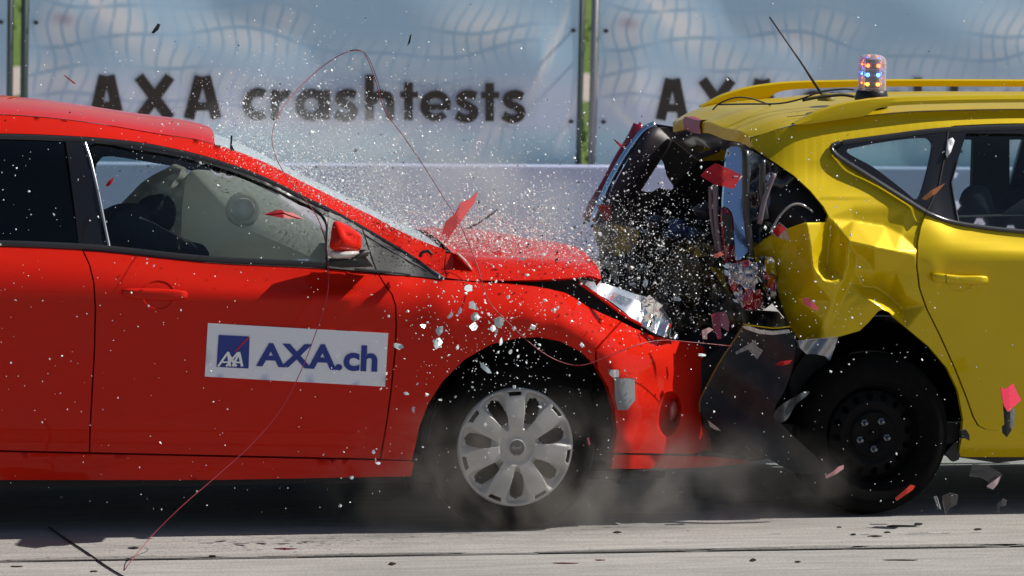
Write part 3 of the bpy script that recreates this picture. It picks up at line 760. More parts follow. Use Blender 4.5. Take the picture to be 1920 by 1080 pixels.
def red_wheel(px, py, y):
    c = W(px, py, y); c.z = max(c.z, .0)
    h = bpy.data.objects.new('wheel', None); COL.objects.link(h); h.location = c; h.matrix_world = Matrix.Translation(c); h.parent = RC; h.matrix_parent_inverse = RC.matrix_world.inverted()
    tyre_part(c, .308, .214, y, .20, h)
    MB().lathe([(.216, .05), (.20, .07), (.0, .08)], (c.x, y, c.z), 48).build('brake_drum', LINER, h, True)
    wheel_cover((c.x, y - .012, c.z), .2175, h)
    MB().lathe([(.0, -.002), (.024, -.002), (.0265, .0), (.028, .004)], (c.x, y - .026, c.z), 40).build('hub_cap', mat('hub_emblem', (.03, .032, .036), .3), h, True)
    MB().lathe([(.0265, .001), (.029, -.002), (.031, .001), (.032, .006)], (c.x, y - .025, c.z), 40).build('hub_ring', SILVER, h, True)
    V, F = text_mesh('Ford', .0, .35); V = (V - V.mean(0))*.017; V += 0
    mb = MB().add([(c.x + v[0], y - .0285, c.z + v[1]) for v in V], F); mb.build('hub_lettering', mat('hub_script', (.4, .41, .43), .35), h)
    return h
red_wheel(966, 838, .035)
def far_wheels():
    for px, yy in ((966, RW - .24), (WXR, .04), (WXR, RW - .24)):
        c = W(px, 838, .035) if px > 0 else W(WXR, 820, .04); c = Vector((c.x, yy, .306))
        h = bpy.data.objects.new('wheel', None); COL.objects.link(h); h.location = c; h.matrix_world = Matrix.Translation(c); h.parent = RC; h.matrix_parent_inverse = RC.matrix_world.inverted()
        tyre_part(c, .308, .214, yy, .20, h); MB().lathe([(.216, .03), (.19, .04), (.05, .01), (0, .01)], (c.x, yy, c.z), 48).build('wheel_cover', SILVER, h, True)
far_wheels()
# ---- magnetic sign on the door
Q = [(390, 606), (728, 625), (722, 725), (384, 706)]
sg = panel('door_sign', Q, off(-.004), WHITEP, RC, step=14, hem=.003)
LQ = [(410, 628), (468, 631), (466, 691), (406, 688)]
def onto(name, V, F, q, m, dd, par):
    VV = [W(*bil(q, v[0], 1-v[1]), 0) for v in V]; P = []
    for v in V:
        p = bil(q, v[0], 1-v[1]); P.append(W(*p, d_red(*p) + dd))
    return MB().add(P, F).build(name, m, par)
gN = 9
onto('logo_square', [(i/8, j/8) for j in range(gN) for i in range(gN)], [(j*gN+i, j*gN+i+1, (j+1)*gN+i+1, (j+1)*gN+i) for j in range(8) for i in range(8)], LQ, BLUEP, -.0065, sg)
def norm(V, pad=0):
    lo = V.min(0); hi = V.max(0); return (V-lo)/(hi-lo)
V, F = text_mesh('AXA.ch', .032); V = norm(V)
onto('lettering', V, F, [(482, 643), (709, 648), (707, 698), (480, 687)], BLUEP, -.0066, sg)
# white slanted letters in the square
mb = MB(); y_ = 0
def sgs(pts, wd):
    global y_
    y_ += 1; P = np.array(pts, float); t = (P[-1]-P[0])/np.linalg.norm(P[-1]-P[0]); nn = np.array([-t[1], t[0]])*wd/2
    q = [P[0]+nn, P[-1]+nn, P[-1]-nn, P[0]-nn]; mb.add([W(*p, d_red(*p) - .0072 - .0002*y_) for p in q], [(0, 1, 2, 3)])
for p, wd in [(((409, 687), (428, 660)), 4), (((428, 660), (431, 687)), 5), (((416, 679), (431, 679)), 3), (((426, 661), (443, 687)), 5), (((446, 661), (424, 687)), 3.5), (((436, 687), (449, 661)), 4), (((448, 660), (454, 687)), 5), (((440, 679), (454, 680)), 3)]: sgs(p, wd)
mb.build('logo_letters', mat('logo_white', (.85, .86, .88), .4), sg)
mb = MB(); sgs(((467, 632), (441, 659)), 2.6); mb.build('logo_slash', REDLINE, sg)
# grey tape folded over the arch edge of the bumper
panel('tape_patch', [(1152, 709), (1190, 709), (1191, 750), (1176, 769), (1158, 769), (1153, 745)], off(-.010), TAPE, RC, step=6, hem=.004)
panel('tape_fold', [(1140, 693), (1166, 694), (1177, 705), (1150, 708), (1143, 703)], lambda x, y: d_red(x, y) - .004 - .012*math.sin((x-1140)*.17), mat('tape_shine', (.62, .63, .65), .2, metal=.6), RC, step=4, hem=.003)
# black bits: washer nozzle clip at A pillar base
MB().tube([W(x, y, .16) for x, y in smooth_poly([(787, 482), (792, 473), (803, 471), (810, 478)], 4)], .006, 6).build('pillar_clip', BLACKPL, RC, True)
# airbags
ab = smooth_poly([(352, 330), (372, 318), (440, 330), (520, 366), (575, 398), (606, 440), (610, 485), (590, 500), (420, 500), (345, 500), (340, 430), (344, 370)], 4, True)
solid(ab, .52, .95, .16, 12, 1.0, step=10).build('airbag', BAG, RC, True)
MB().lathe([(0, -.030), (.014, -.027), (.027, -.018), (.036, -.006), (.042, .004)], W(457, 393, .352), 36).build('airbag_vent', VENT, RC, True)
MB().lathe([(.040, .004), (.050, .001), (.058, .003), (.064, .012)], W(457, 393, .353), 36).build('airbag_seam', SEAM, RC, True)
cb = smooth_poly([(352, 320), (330, 323), (290, 345), (262, 372), (240, 400), (262, 430), (300, 470), (352, 470), (362, 400)], 4, True)
panel('airbag', cb, lambda x, y: .68 - .12*max(0, 1 - ((x-312)/78)**2 - ((y-400)/88)**2)**.6 + .012*math.sin(x*.16 + y*.11) + .009*math.sin(x*.09 - y*.23), BAG, RC, step=5, hem=.2)
# ---- dummy leaning into the airbag
def skin_body(name, chain, edges, radii, m, parent=None, sub=2):
    me = bpy.data.meshes.new(name); me.from_pydata(chain, edges, []); o = bpy.data.objects.new(name, me); COL.objects.link(o)
    sk = o.modifiers.new('skin', 'SKIN'); sk.use_smooth_shade = True
    for v, r in zip(me.skin_vertices[0].data, radii): v.radius = (r, r)
    me.skin_vertices[0].data[0].use_root = True
    ss = o.modifiers.new('sub', 'SUBSURF'); ss.levels = sub; ss.render_levels = sub
    if m: me.materials.append(m)
    if parent is not None: o.parent = parent; o.matrix_parent_inverse = parent.matrix_world.inverted()
    return o
J = [W(140, 690, .56), W(165, 600, .56), W(195, 500, .56), W(228, 430, .55), W(262, 405, .56), W(292, 398, .57), W(330, 402, .58),
     W(232, 425, .40), W(300, 455, .36), W(356, 474, .40), W(385, 476, .46), W(230, 425, .74), W(300, 460, .80), W(372, 470, .74),
     W(260, 690, .46), W(370, 640, .45), W(400, 800, .45), W(260, 690, .68), W(370, 640, .70), W(400, 800, .70), W(440, 815, .45), W(440, 815, .70)]
E = [(0, 1), (1, 2), (2, 3), (3, 4), (4, 5), (5, 6), (3, 7), (7, 8), (8, 9), (9, 10), (3, 11), (11, 12), (12, 13), (0, 14), (14, 15), (15, 16), (16, 20), (0, 17), (17, 18), (18, 19), (19, 21)]
rad = [.15, .14, .15, .10, .055, .085, .07, .075, .055, .042, .036, .075, .055, .04, .085, .065, .045, .085, .065, .045, .04, .04]
DU = skin_body('crash_dummy', J, E, rad, CLOTH); tag(DU, 'crash dummy in dark clothing slumped forward into the white airbag', 'dummy')
# ------------------------------------------------------------------ yellow car
YW = 1.74; Y0 = .19
YC = thing('yellow_car', 'yellow estate car with a crushed rear corner and shattered tailgate', 'car', W(1700, 900, .9))
YC.location.z = 0; YC.matrix_world = Matrix.Translation(YC.location)
y_gut = crv([(1380, 262), (1408, 257), (1490, 233), (1560, 223), (1640, 216), (1700, 210), (1920, 205), (2600, 206)])
y_win = crv([(1380, 300), (1460, 288), (1552, 266), (1650, 252), (1780, 237), (1920, 232), (2600, 236)])
y_belt = crv([(1380, 395), (1560, 400), (1650, 402), (1735, 402), (1790, 420), (1850, 429), (1920, 435), (2600, 462)])
def yel_rows(x):
    g, wn, be = y_gut(x), y_win(x), y_belt(x)
    return [g, wn, be, be+30, 478, 520, 600, 700, 806, 830, 856], [.30, .25, .065, .028, .002, .006, .018, .034, .058, .07, .11]
_yc = {}
def d_yrow(x, y):
    k = round(x/4)
    if k not in _yc: _yc[k] = pchip(*yel_rows(k*4))
    d = _yc[k](y)
    if x < 1500 and y < 420: d += .09*((1500-x)/100)**2
    return d + Y0
# crushed rear quarter: folds measured as stations, joined by flat facets
CR = [(1408, 430, .26), (1445, 443, .18), (1400, 475, .28), (1430, 500, .24), (1457, 500, .19), (1452, 540, .20), (1465, 575, .175), (1480, 610, .15), (1500, 637, .12), (1490, 480, .09), (1495, 560, .085),
      (1512, 421, .012), (1521, 470, -.012), (1525, 502, -.026), (1540, 419, .045), (1558, 420, .075), (1552, 470, .07), (1549, 498, .062), (1530, 530, -.020), (1545, 527, -.034), (1562, 529, -.032), (1556, 512, .03),
      (1552, 408, .055), (1600, 413, .068), (1660, 424, .066), (1728, 412, .070),
      (1575, 432, .035), (1592, 453, -.020), (1640, 464, -.034), (1680, 472, -.030), (1716, 480, -.014),
      (1576, 470, .028), (1572, 505, .015), (1590, 462, -.022), (1588, 500, -.028), (1580, 525, -.026), (1562, 565, -.015), (1545, 603, .002), (1536, 634, .02),
      (1606, 476, .026), (1604, 505, .024), (1594, 535, .022), (1577, 570, .020), (1558, 606, .022), (1549, 634, .025), (1625, 490, .03), (1640, 510, .03),
      (1594, 529, .018), (1618, 538, .064), (1642, 540, .078), (1668, 558, .078), (1690, 578, .066),
      (1612, 550, .004), (1638, 568, -.022), (1657, 580, -.026), (1686, 603, -.012), (1672, 575, .020),
      (1590, 580, .018), (1600, 600, .018), (1612, 620, .026), (1575, 631, .03),
      (1680, 505, .012), (1718, 520, .004), (1700, 550, .008), (1736, 572, .012), (1760, 630, .02), (1790, 690, .033), (1820, 760, .05), (1832, 796, .06), (1700, 616, .016), (1740, 650, .024), (1775, 690, .032), (1796, 730, .042), (1806, 785, .06), (1797, 855, .11), (1840, 860, .11), (1690, 440, .04), (1725, 440, .03), (1722, 470, .004), (1840, 840, .08)]
for x in (1470, 1500, 1530, 1552, 1600, 1650, 1700, 1740):
    for y in (385, 360):
        CR.append((x, y, d_yrow(x, y) - Y0))
CRv = np.array([c[:2] for c in CR]); CRd = np.array([c[2] for c in CR])
def eidx(p): return int(np.argmin(((CRv-np.array(p))**2).sum(1)))
rid = [[(1512, 421), (1521, 470), (1525, 502), (1530, 530)], [(1558, 420), (1552, 470), (1549, 498)], [(1530, 530), (1545, 527), (1562, 529)], [(1592, 453), (1640, 464), (1680, 472), (1716, 480)],
       [(1590, 462), (1588, 500), (1580, 525), (1562, 565), (1545, 603), (1536, 634)], [(1606, 476), (1604, 505), (1594, 535), (1577, 570), (1558, 606), (1549, 634)],
       [(1594, 529), (1618, 538), (1642, 540), (1668, 558), (1690, 578)], [(1594, 529), (1612, 550), (1638, 568), (1657, 580), (1686, 603)], [(1552, 408), (1575, 432), (1592, 453)]]
ED = [(eidx(a), eidx(b)) for r in rid for a, b in zip(r, r[1:])]
_r = delaunay_2d_cdt([Vector(v) for v in CRv], [e for e in ED if e[0] != e[1]], [], 0, 1e-4)
TV = np.array([(v.x, v.y) for v in _r[0]]); TD = np.array([CRd[eidx(v)] for v in TV]); TF = np.array([tuple(f) for f in _r[2]])
TA, TB, TC = TV[TF[:, 0]], TV[TF[:, 1]], TV[TF[:, 2]]
def d_crush(x, y):
    v0 = TB-TA; v1 = TC-TA; v2 = np.array((x, y))-TA; den = v0[:, 0]*v1[:, 1]-v1[:, 0]*v0[:, 1] + 1e-12
    u = (v2[:, 0]*v1[:, 1]-v1[:, 0]*v2[:, 1])/den; w_ = (v0[:, 0]*v2[:, 1]-v2[:, 0]*v0[:, 1])/den
    k = int(np.argmax(np.minimum(np.minimum(u, w_), 1-u-w_))); uu, ww = np.clip(u[k], -.2, 1.2), np.clip(w_[k], -.2, 1.2)
    f = TF[k]; return float(TD[f[0]]*(1-uu-ww) + TD[f[1]]*uu + TD[f[2]]*ww) + Y0
def d_yel(x, y):
    """whole flank: smooth where undamaged, facets where crushed"""
    if x > 1745: return d_yrow(x, y)
    t = min(1, max(0, (y - 372)/36.)); t = t*t*(3-2*t)
    a = d_yrow(x, y)
    if t <= 0: return a + .010*math.sin(max(0, y-300)*.05)*math.exp(-((x-1560)/60)**2)
    return (1-t)*a + t*d_crush(x, y)
wx = [(1557, 268), (1590, 262), (1650, 253), (1782, 237)]
door_gap = [(1735, 401), (1726, 425), (1720, 455), (1719, 500), (1724, 540), (1738, 580), (1762, 628), (1790, 690), (1812, 745), (1824, 780), (1834, 798), (1848, 805), (1872, 808), (1925, 809)]
quart = [(1409, 259), (1440, 248), (1490, 235)] + [(x, y_gut(x)+1) for x in np.linspace(1510, 2300, 40)] + [(x, y_win(x)-1) for x in np.linspace(2300, 1790, 24)] + [(1780, 238), (1650, 254), (1570, 266), (1556, 274), (1566, 291), (1600, 313), (1650, 345), (1700, 375), (1733, 396)] \
    + [(x-1.6, y) for x, y in door_gap] + [(2300, 815), (2300, 866), (1925, 857), (1810, 857), (1797, 855), (1803, 825), (1806, 785), (1796, 732), (1776, 690), (1742, 650), (1700, 615), (1682, 600), (1668, 586), (1655, 580), (1646, 584), (1630, 603), (1612, 620), (1575, 631), (1540, 634), (1500, 637),
       (1480, 610), (1466, 575), (1460, 545), (1457, 505), (1448, 488), (1405, 486), (1402, 472), (1430, 452), (1446, 442), (1477, 430), (1512, 418), (1549, 417), (1554, 405), (1545, 388), (1520, 358), (1490, 330), (1455, 306), (1428, 288), (1411, 276)]
panel('side_panel', quart, d_yel, YEL, YC, step=3.6, hem=.02, relax=0)
# far flank (undamaged form, mirrored)
fq = [(1520, 231)] + [(x, y_gut(x)+1) for x in np.linspace(1560, 2300, 20)] + [(x, y_win(x)) for x in np.linspace(2300, 1790, 12)] + [(1600, 262), (1560, 272), (1600, 313), (1733, 396)] + [(x, y_belt(x)) for x in np.linspace(1790, 2300, 12)] + [(2300, 866), (1797, 855), (1806, 785), (1742, 650), (1655, 600), (1560, 633), (1545, 440)]
VV, FF = triang(fq, [], 22)
link('side_panel', mesh_from([(p.x, Y0*2 + YW - p.y, p.z) for p in (W(x, y, d_yrow(x, y)) for x, y in VV)], FF), YEL, YC)
# rear door
yd = [(x+1.6, y) for x, y in door_gap] + [(2180, 812), (2190, 452)] + [(x, y_belt(x)) for x in np.linspace(2180, 1745, 20)]
def d_ydoor(x, y):
    d = d_yrow(x, y); g = math.exp(-((x-1748)/14.)**2)*(.006 if 480 < y < 575 else 0)
    return d - g
panel('rear_door', yd, d_ydoor, YEL, YC, step=12)
off_y = lambda dd: (lambda x, y: d_yrow(x, y) + dd)
# handle
mb = MB(); cup = ell(1800, 527, 24, 20, 22)
mb.grid([[W(1800 + (x-1800)*s, 527 + (y-527)*s, d_yrow(x, y) + dd) for x, y in cup + cup[:1]] for s, dd in [(1.06, .001), (1, -.002), (.94, .002), (.75, .011), (.4, .016), (.02, .017)]])
mb.build('handle_cup', YEL, YC, True)
solid(smooth_poly([(1747, 516), (1758, 512), (1800, 516), (1845, 517), (1853, 524), (1846, 533), (1800, 532), (1756, 529), (1748, 523)], 3, True), -.026, -.004, .010, 4, tilt=lambda x, y: d_yrow(x, 524)).build('door_handle', YEL, YC, True)
MB().tube([W(1774, y, d_yrow(1774, y) - .034) for y in (513, 522, 531)], .0015, 5).build('handle_joint', DARK, YC)
# windows: gloss frame, glass, chrome-ish lower moulding
qgl = smooth_poly([(1588, 282), (1612, 275), (1660, 266), (1720, 259), (1742, 262), (1749, 276), (1741, 318), (1727, 366), (1716, 374), (1696, 358), (1640, 315), (1598, 292)], 3, True)
dgl = [(1812, 250), (2170, 252), (2170, 455), (1925, 434), (1850, 426), (1796, 416), (1783, 342), (1796, 300)]
frm = [(1556, 274), (1570, 266), (1650, 254), (1780, 238)] + [(x, y_win(x)+1) for x in np.linspace(1800, 2300, 16)] + [(x, y_belt(x)-1) for x in np.linspace(2300, 1790, 16)] + [(1735, 400), (1700, 376), (1650, 346), (1600, 314), (1566, 292)]
panel('window_frame', frm, off_y(-.003), BLACKGL, YC, holes=[qgl, dgl], step=9, mirror=2*Y0 + YW)
panel('quarter_window', qgl, off_y(.010), GLASS, YC, step=14, hem=0, mirror=2*Y0 + YW)
panel('door_window', dgl, off_y(.010), GLASS, YC, step=16, hem=0, mirror=2*Y0 + YW)
def moulding_y(name, pts, wd, dd, m, rad=.6):
    P = np.array(pts, float); rows = []; up = []; lo = []
    for i in range(len(P)):
        t = P[min(i+1, len(P)-1)] - P[max(i-1, 0)]; t = t/np.linalg.norm(t); nn = np.array([t[1], -t[0]]); up.append(P[i] + nn*wd/2); lo.append(P[i] - nn*wd/2)
    for s in (-1, -.6, -.2, .2, .6, 1):
        rows.append([W(*((u+l)/2 + (u-l)/2*s), d_yrow(*((u+l)/2)) + dd - .012*rad*math.cos(s*1.45)) for u, l in zip(up, lo)])
    return MB().grid(rows).build(name, m, YC, True)
moulding_y('window_moulding', smooth_poly([(1575, 268), (1562, 273), (1562, 283), (1576, 297), (1620, 325), (1680, 363), (1736, 398)], 6), 10, -.004, mat('dark_moulding', (.05, .052, .06), .22), 2.0)
moulding_y('window_moulding', smooth_poly([(1737, 399), (1780, 415), (1840, 426), (1925, 435), (2180, 455)], 5), 9, -.004, mat('dark_moulding', (.05, .052, .06), .22), .8)
moulding_y('window_moulding', [(x, y_win(x)+7) for x in np.linspace(1580, 2280, 30)], 12, -.004, TRIM, .5)
moulding_y('pillar_joint', [(1779, 238), (1772, 290), (1760, 350), (1737, 398)], 3, -.005, DARK, .3)
solid([(1776, 262), (1786, 258), (1790, 264), (1783, 285), (1776, 296), (1773, 290)], .0, .012, .006, 3, tilt=off_y(-.012)).build('pillar_clip', WHITEPL, YC, True)
moulding_y('pillar_edge', [(1796, 300), (1784, 342), (1790, 380), (1797, 416)], 3.5, -.006, TRIM, .4)
# far-side lining, so the windows show pillars against the banner
FYy = YW - .20
pan = [(1520, 240), (1800, 220), (2200, 225), (2250, 500), (1600, 500)]
h1 = smooth_poly([(1560, 284), (1590, 272), (1700, 254), (1760, 252), (1762, 300), (1745, 400), (1715, 420), (1640, 380), (1580, 320)], 3, True)
h2 = [(1775, 262), (1826, 262), (1820, 440), (1760, 440)]; h3 = [(1893, 262), (2100, 262), (2100, 470), (1893, 450)]
panel('far_window_lining', pan, lambda x, y: FYy, DARK, YC, holes=[h1, h2, h3], step=14, hem=.03)
# lining of the near side in the luggage space (dark, behind the side panel)
panel('near_lining', [(1412, 290), (1550, 268), (1560, 300), (1640, 350), (1730, 402), (1720, 560), (1655, 575), (1610, 612), (1500, 630), (1440, 560), (1400, 480), (1440, 440)], lambda x, y: d_yel(x, y) + .06, DARK, YC, step=14, hem=0)
# roof and its trailing edge: near corner to far corner (the tailgate has folded in towards the middle)
def rooftop():
    P = []
    for x in list(np.linspace(1409, 1560, 12)) + list(np.linspace(1600, 2300, 20)):
        e = W(x, y_gut(x), .30 + Y0 + (.09*((1500-x)/100)**2 if x < 1500 else 0)); row = []
        for k in range(21):
            t = k/20; d0 = e.y; y = d0 + t*(YW + 2*Y0 - 2*d0); s = 4*t*(1-t); row.append((e.x - .035*s*max(0, 1-(x-1409)/200), y, e.z + .028*s**.7 + .004*math.sin(t*19)*max(0, 1-(x-1409)/120)))
        P.append(row)
    return P
RP = rooftop()
MB().grid(RP).build('roof', YEL, YC, True)
def drop(row, dz, dx=0, dy=0): return [(p[0] + dx, p[1], p[2] - dz) for p in row]
e0 = [tuple(p) for p in RP[0]]
MB().grid([e0, drop(e0, .004, -.005), drop(e0, .044, -.001), drop(e0, .047, .03)]).build('spoiler_edge', YEL, YC, auto=35)
# brake light let into the spoiler edge
k0, k1 = 10, 16
b1 = [Vector(p) for p in e0[k0:k1]]
mb = MB(); mb.grid([[p + Vector((.030, 0, .008)) for p in b1], [p + Vector((-.008, 0, .006)) for p in b1], [p + Vector((-.014, 0, -.012)) for p in b1], [p + Vector((-.006, 0, -.046)) for p in b1], [p + Vector((.02, 0, -.048)) for p in b1]])
mb.build('brake_light', mat('brake_lens', (.26, .012, .045), .4, coat=.15), YC, auto=35)
blk = mat('glass_surround', (.018, .026, .045), .3, coat=.3)
MB().grid([drop(e0, .047, .006), drop(e0, .075, .022), drop(e0, .105, .055)]).build('tailgate_top', blk, YC, True)
MB().tube([W(1476, 219, .55), W(1570, 209, .62)], .0015, 5).build('roof_joint', DARK, YC)
# roof rails
def rail_(far):
    pt = smooth_poly([(1490, 233), (1512, 221), (1537, 209), (1575, 197), (1612, 190), (1665, 184), (1760, 181), (1920, 179), (2250, 180)], 6)
    pb = smooth_poly([(1494, 234), (1519, 232), (1548, 228), (1590, 222), (1622, 217), (1652, 202), (1720, 196), (1920, 192), (2250, 193)], 6)
    if len(pt) != len(pb): raise ValueError
    A = [W(*p, .46) for p in pt]; B = [W(*p, .455) for p in pb]
    if far: A = [Vector((v.x, YW + 2*Y0 - v.y, v.z)) for v in A]; B = [Vector((v.x, YW + 2*Y0 - v.y, v.z)) for v in B]
    s = -1 if far else 1; rows = [[a + Vector((0, .040*s, -.002)) for a in A], [a + Vector((0, .028*s, .004)) for a in A], [a + Vector((0, .008*s, .003)) for a in A], [a for a in A], [(a+b)/2 - Vector((0, .004*s, 0)) for a, b in zip(A, B)], B, [b + Vector((0, .035*s, 0)) for b in B], [a + Vector((0, .040*s, -.002)) for a in A]]
    o = MB().grid(rows).build('roof_rail', YEL, YC, auto=28)
rail_(False); rail_(True)
# tailgate aperture: near D pillar, glossy strip, far D pillar, far lamp edge
strip_o = smooth_poly([(1366, 280), (1394, 281), (1394, 330), (1397, 400), (1402, 466), (1400, 474), (1382, 488), (1376, 440), (1366, 396), (1356, 390), (1360, 330)], 3, True)
GLS = mat('sky_tinted_trim', (.62, .80, 1.0), .16, metal=1)  # blue of the sky's reflection put into the metal's base colour
# the glossy strip is tilted up in its shape to catch the sky's reflection
panel('tailgate_pillar_trim', strip_o, lambda x, y: .66 - (y-280)*.00155 - (x-1360)*.0004, GLS, YC, step=8, hem=.02)
solid(smooth_poly([(1352, 390), (1372, 398), (1378, 440), (1386, 492), (1360, 498), (1354, 450)], 3, True), .42, .46, .01, 3).build('tail_lamp_shell', DRED, YC, True)
panel('tail_lamp_grille', [(1355, 402), (1372, 404), (1376, 458), (1360, 462)], lambda x, y: .405, BLACKPL, YC, step=6, hem=.01)
for (xa, ya, xb, yb, wd, dd) in [(1398, 282, 1408, 480, .014, .36), (1342, 345, 1352, 480, .010, .45), (1332, 350, 1345, 470, .008, .48), (1430, 300, 1436, 410, .012, .27), (1452, 325, 1424, 420, .010, .25)]:
    MB().tube([W(*p, dd) for p in smooth_poly([(xa, ya), ((xa+xb)/2 - 4, (ya+yb)/2), (xb, yb)], 5)], wd, 8).build('pillar_flange', TRIM if wd > .011 else mat('bare_edge', (.16, .13, .15), .4), YC, True)
# exposed corner: dark plastic with glossy crumpled pieces
panel('corner_cover', [(1412, 284), (1440, 300), (1490, 335), (1525, 368), (1548, 396), (1550, 412), (1520, 420), (1470, 430), (1430, 450), (1405, 470), (1402, 380)], lambda x, y: .22 + Y0 + .018*math.sin(x*.14)*math.cos(y*.05) + .010*math.sin(y*.13 + x*.05), mat('torn_dark_plastic', (.014, .016, .022), .16, coat=.4), YC, step=5, hem=.05)
panel('corner_chrome', smooth_poly([(1505, 402), (1520, 396), (1540, 400), (1551, 410), (1546, 418), (1520, 417)], 3, True), lambda x, y: .16 + Y0 + .022*math.sin(x*.3 + y*.2), CHROME, YC, step=3, hem=.01)
panel('corner_blade', [(1436, 330), (1444, 322), (1444, 380), (1436, 410), (1430, 380)], lambda x, y: .19 + Y0 - (x-1430)*.003, mat('blade_gloss', (.16, .19, .26), .15, metal=.6), YC, step=5, hem=.006)
MB().tube([W(*p, .30) for p in smooth_poly([(1446, 432), (1462, 405), (1482, 386), (1500, 383), (1518, 392), (1524, 398)], 5)], .005, 8).build('torn_seal', mat('clear_edge', (.30, .28, .28), .15, coat=1), YC, True)
# broken near tail lamp: chrome bowl and red lens pieces hanging in the hole
lampo = smooth_poly([(1366, 500), (1384, 492), (1420, 482), (1446, 482), (1455, 500), (1456, 540), (1450, 566), (1420, 585), (1390, 575), (1372, 540)], 4, True)
panel('tail_lamp_bowl', lampo, lambda x, y: .36 + .035*math.sin(x*.09 + y*.04) + .025*math.sin(y*.13 - x*.06) + .012*math.sin(x*.31), mat('lamp_chrome', (.72, .70, .72), .12, metal=1), YC, step=4, hem=.05)
for pts in ([(1382, 492), (1404, 487), (1410, 494), (1394, 502)], [(1388, 560), (1400, 545), (1426, 542), (1430, 562), (1424, 582), (1400, 578)], [(1430, 510), (1454, 520), (1454, 548), (1438, 538)], [(1366, 512), (1378, 524), (1384, 548), (1372, 544)]):
    panel('tail_lamp_lens', pts, lambda x, y: .315 + .02*math.sin(x*.12 + y*.1) + .008*math.sin(x*.4), REDGL, YC, step=4, hem=.012)
MB().tube([W(*p, .30) for p in smooth_poly([(1428, 484), (1424, 500), (1426, 518), (1436, 530), (1440, 520)], 5)], .006, 8).build('lamp_gasket', BLACKPL, YC, True)
# tailgate frame, far side
FD = YW + 2*Y0 - .34
fp = smooth_poly([(1228, 238), (1252, 250), (1262, 262), (1226, 320), (1196, 368), (1172, 410), (1126, 420), (1130, 390), (1160, 330), (1200, 262)], 3, True)
solid(fp, FD-.10, FD + .02, .03, 4).build('far_pillar', mat('purple_black_trim', (.030, .022, .030), .5), YC, True)
MB().tube([W(*p, FD - .08) for p in smooth_poly([(1228, 234), (1206, 246), (1180, 280), (1152, 326), (1130, 372), (1112, 416)], 5)], [.016]*26, 10).build('tailgate_frame', GLS, YC, True)
MB().tube([W(*p, FD - .02) for p in smooth_poly([(1196, 234), (1182, 262), (1160, 298), (1135, 345), (1112, 384), (1098, 414)], 5)], .020, 8).build('far_tail_lamp', DRED, YC, True)
solid([(1200, 228), (1210, 240), (1172, 282), (1166, 270)], FD - .06, FD - .03, .01, 3).build('far_lamp_scrap', DRED, YC, True)
# dark plate closing the far side with the see-through quarter light
panel('far_lining', [(1228, 232), (1420, 262), (1440, 420), (1420, 560), (1130, 560), (1118, 420), (1170, 330)], lambda x, y: FD + .02, DARK, YC, holes=[smooth_poly([(1193, 352), (1210, 322), (1222, 304), (1236, 298), (1244, 306), (1250, 330), (1262, 348), (1258, 356), (1236, 352), (1222, 360), (1205, 358)], 2, True)], step=12, hem=0)
panel('inner_brace', [(1240, 240), (1262, 262), (1310, 300), (1350, 285), (1352, 276), (1312, 288), (1272, 262), (1252, 240)], lambda x, y: .9, mat('brown_black_trim', (.030, .022, .022), .6), YC, step=8, hem=.03)
# crushed tailgate skin below the glass, folded into the boot
def d_gate(x, y): return .50 + (1400-x)/300*.95 + .05*math.sin(x*.05 + y*.03) + .035*math.sin(y*.09 - x*.045) + .02*math.sin(x*.21)
gt = [(1112, 422), (1150, 418), (1200, 428), (1250, 440), (1300, 452), (1345, 462), (1366, 500), (1375, 545), (1400, 580), (1460, 585), (1480, 612), (1400, 622), (1380, 660), (1340, 705), (1300, 700), (1240, 640), (1180, 560), (1130, 490)]
GATE_SHADE = mat('shaded_crushed_skin', (.20, .155, .085), .5, coat=.2, noise=(9, (.022, .02, .022), .42, .60), bump=(14, .8, .03))  # yellow skin darkened in its colour for the opening's shade, with debris blotches
SHADED_YEL = mat('shaded_yellow_skin', (.42, .30, .03), .5, noise=(16, (.06, .05, .03), .42, .6))  # car yellow darkened in the base colour to stand for shade
panel('tailgate', gt, d_gate, GATE_SHADE, YC, step=6, hem=.02)
panel('tailgate_flake', [(1112, 424), (1150, 420), (1200, 432), (1190, 470), (1150, 480), (1122, 450)], lambda x, y: d_gate(x, y) - .03, SHADED_YEL, YC, step=6, hem=.01)
panel('tailgate_flake', [(1362, 505), (1372, 545), (1386, 570), (1360, 540), (1330, 500)], lambda x, y: d_gate(x, y) - .03, SHADED_YEL, YC, step=6, hem=.01)
panel('tailgate_flake', [(1260, 455), (1310, 462), (1330, 480), (1290, 484)], lambda x, y: d_gate(x, y) - .03, SHADED_YEL, YC, step=6, hem=.01)
# luggage inside: parcel-shelf clutter in blue and violet
for q, (x, y, r, c) in enumerate([(1268, 430, 26, (.03, .06, .16)), (1300, 440, 20, (.06, .08, .15)), (1230, 420, 22, (.02, .02, .03)), (1326, 400, 26, (.022, .018, .024))]):
    solid([(x + r*math.cos(a)*(1 + .25*math.sin(3*a+q)), y + r*.8*math.sin(a)) for a in np.linspace(0, 6.283, 15)[:-1]], .85, 1.1, .08, 4).build('shelf_trim', mat('shelf_%d' % q, c, .5, bump=(20, .6, .02)), YC, True)
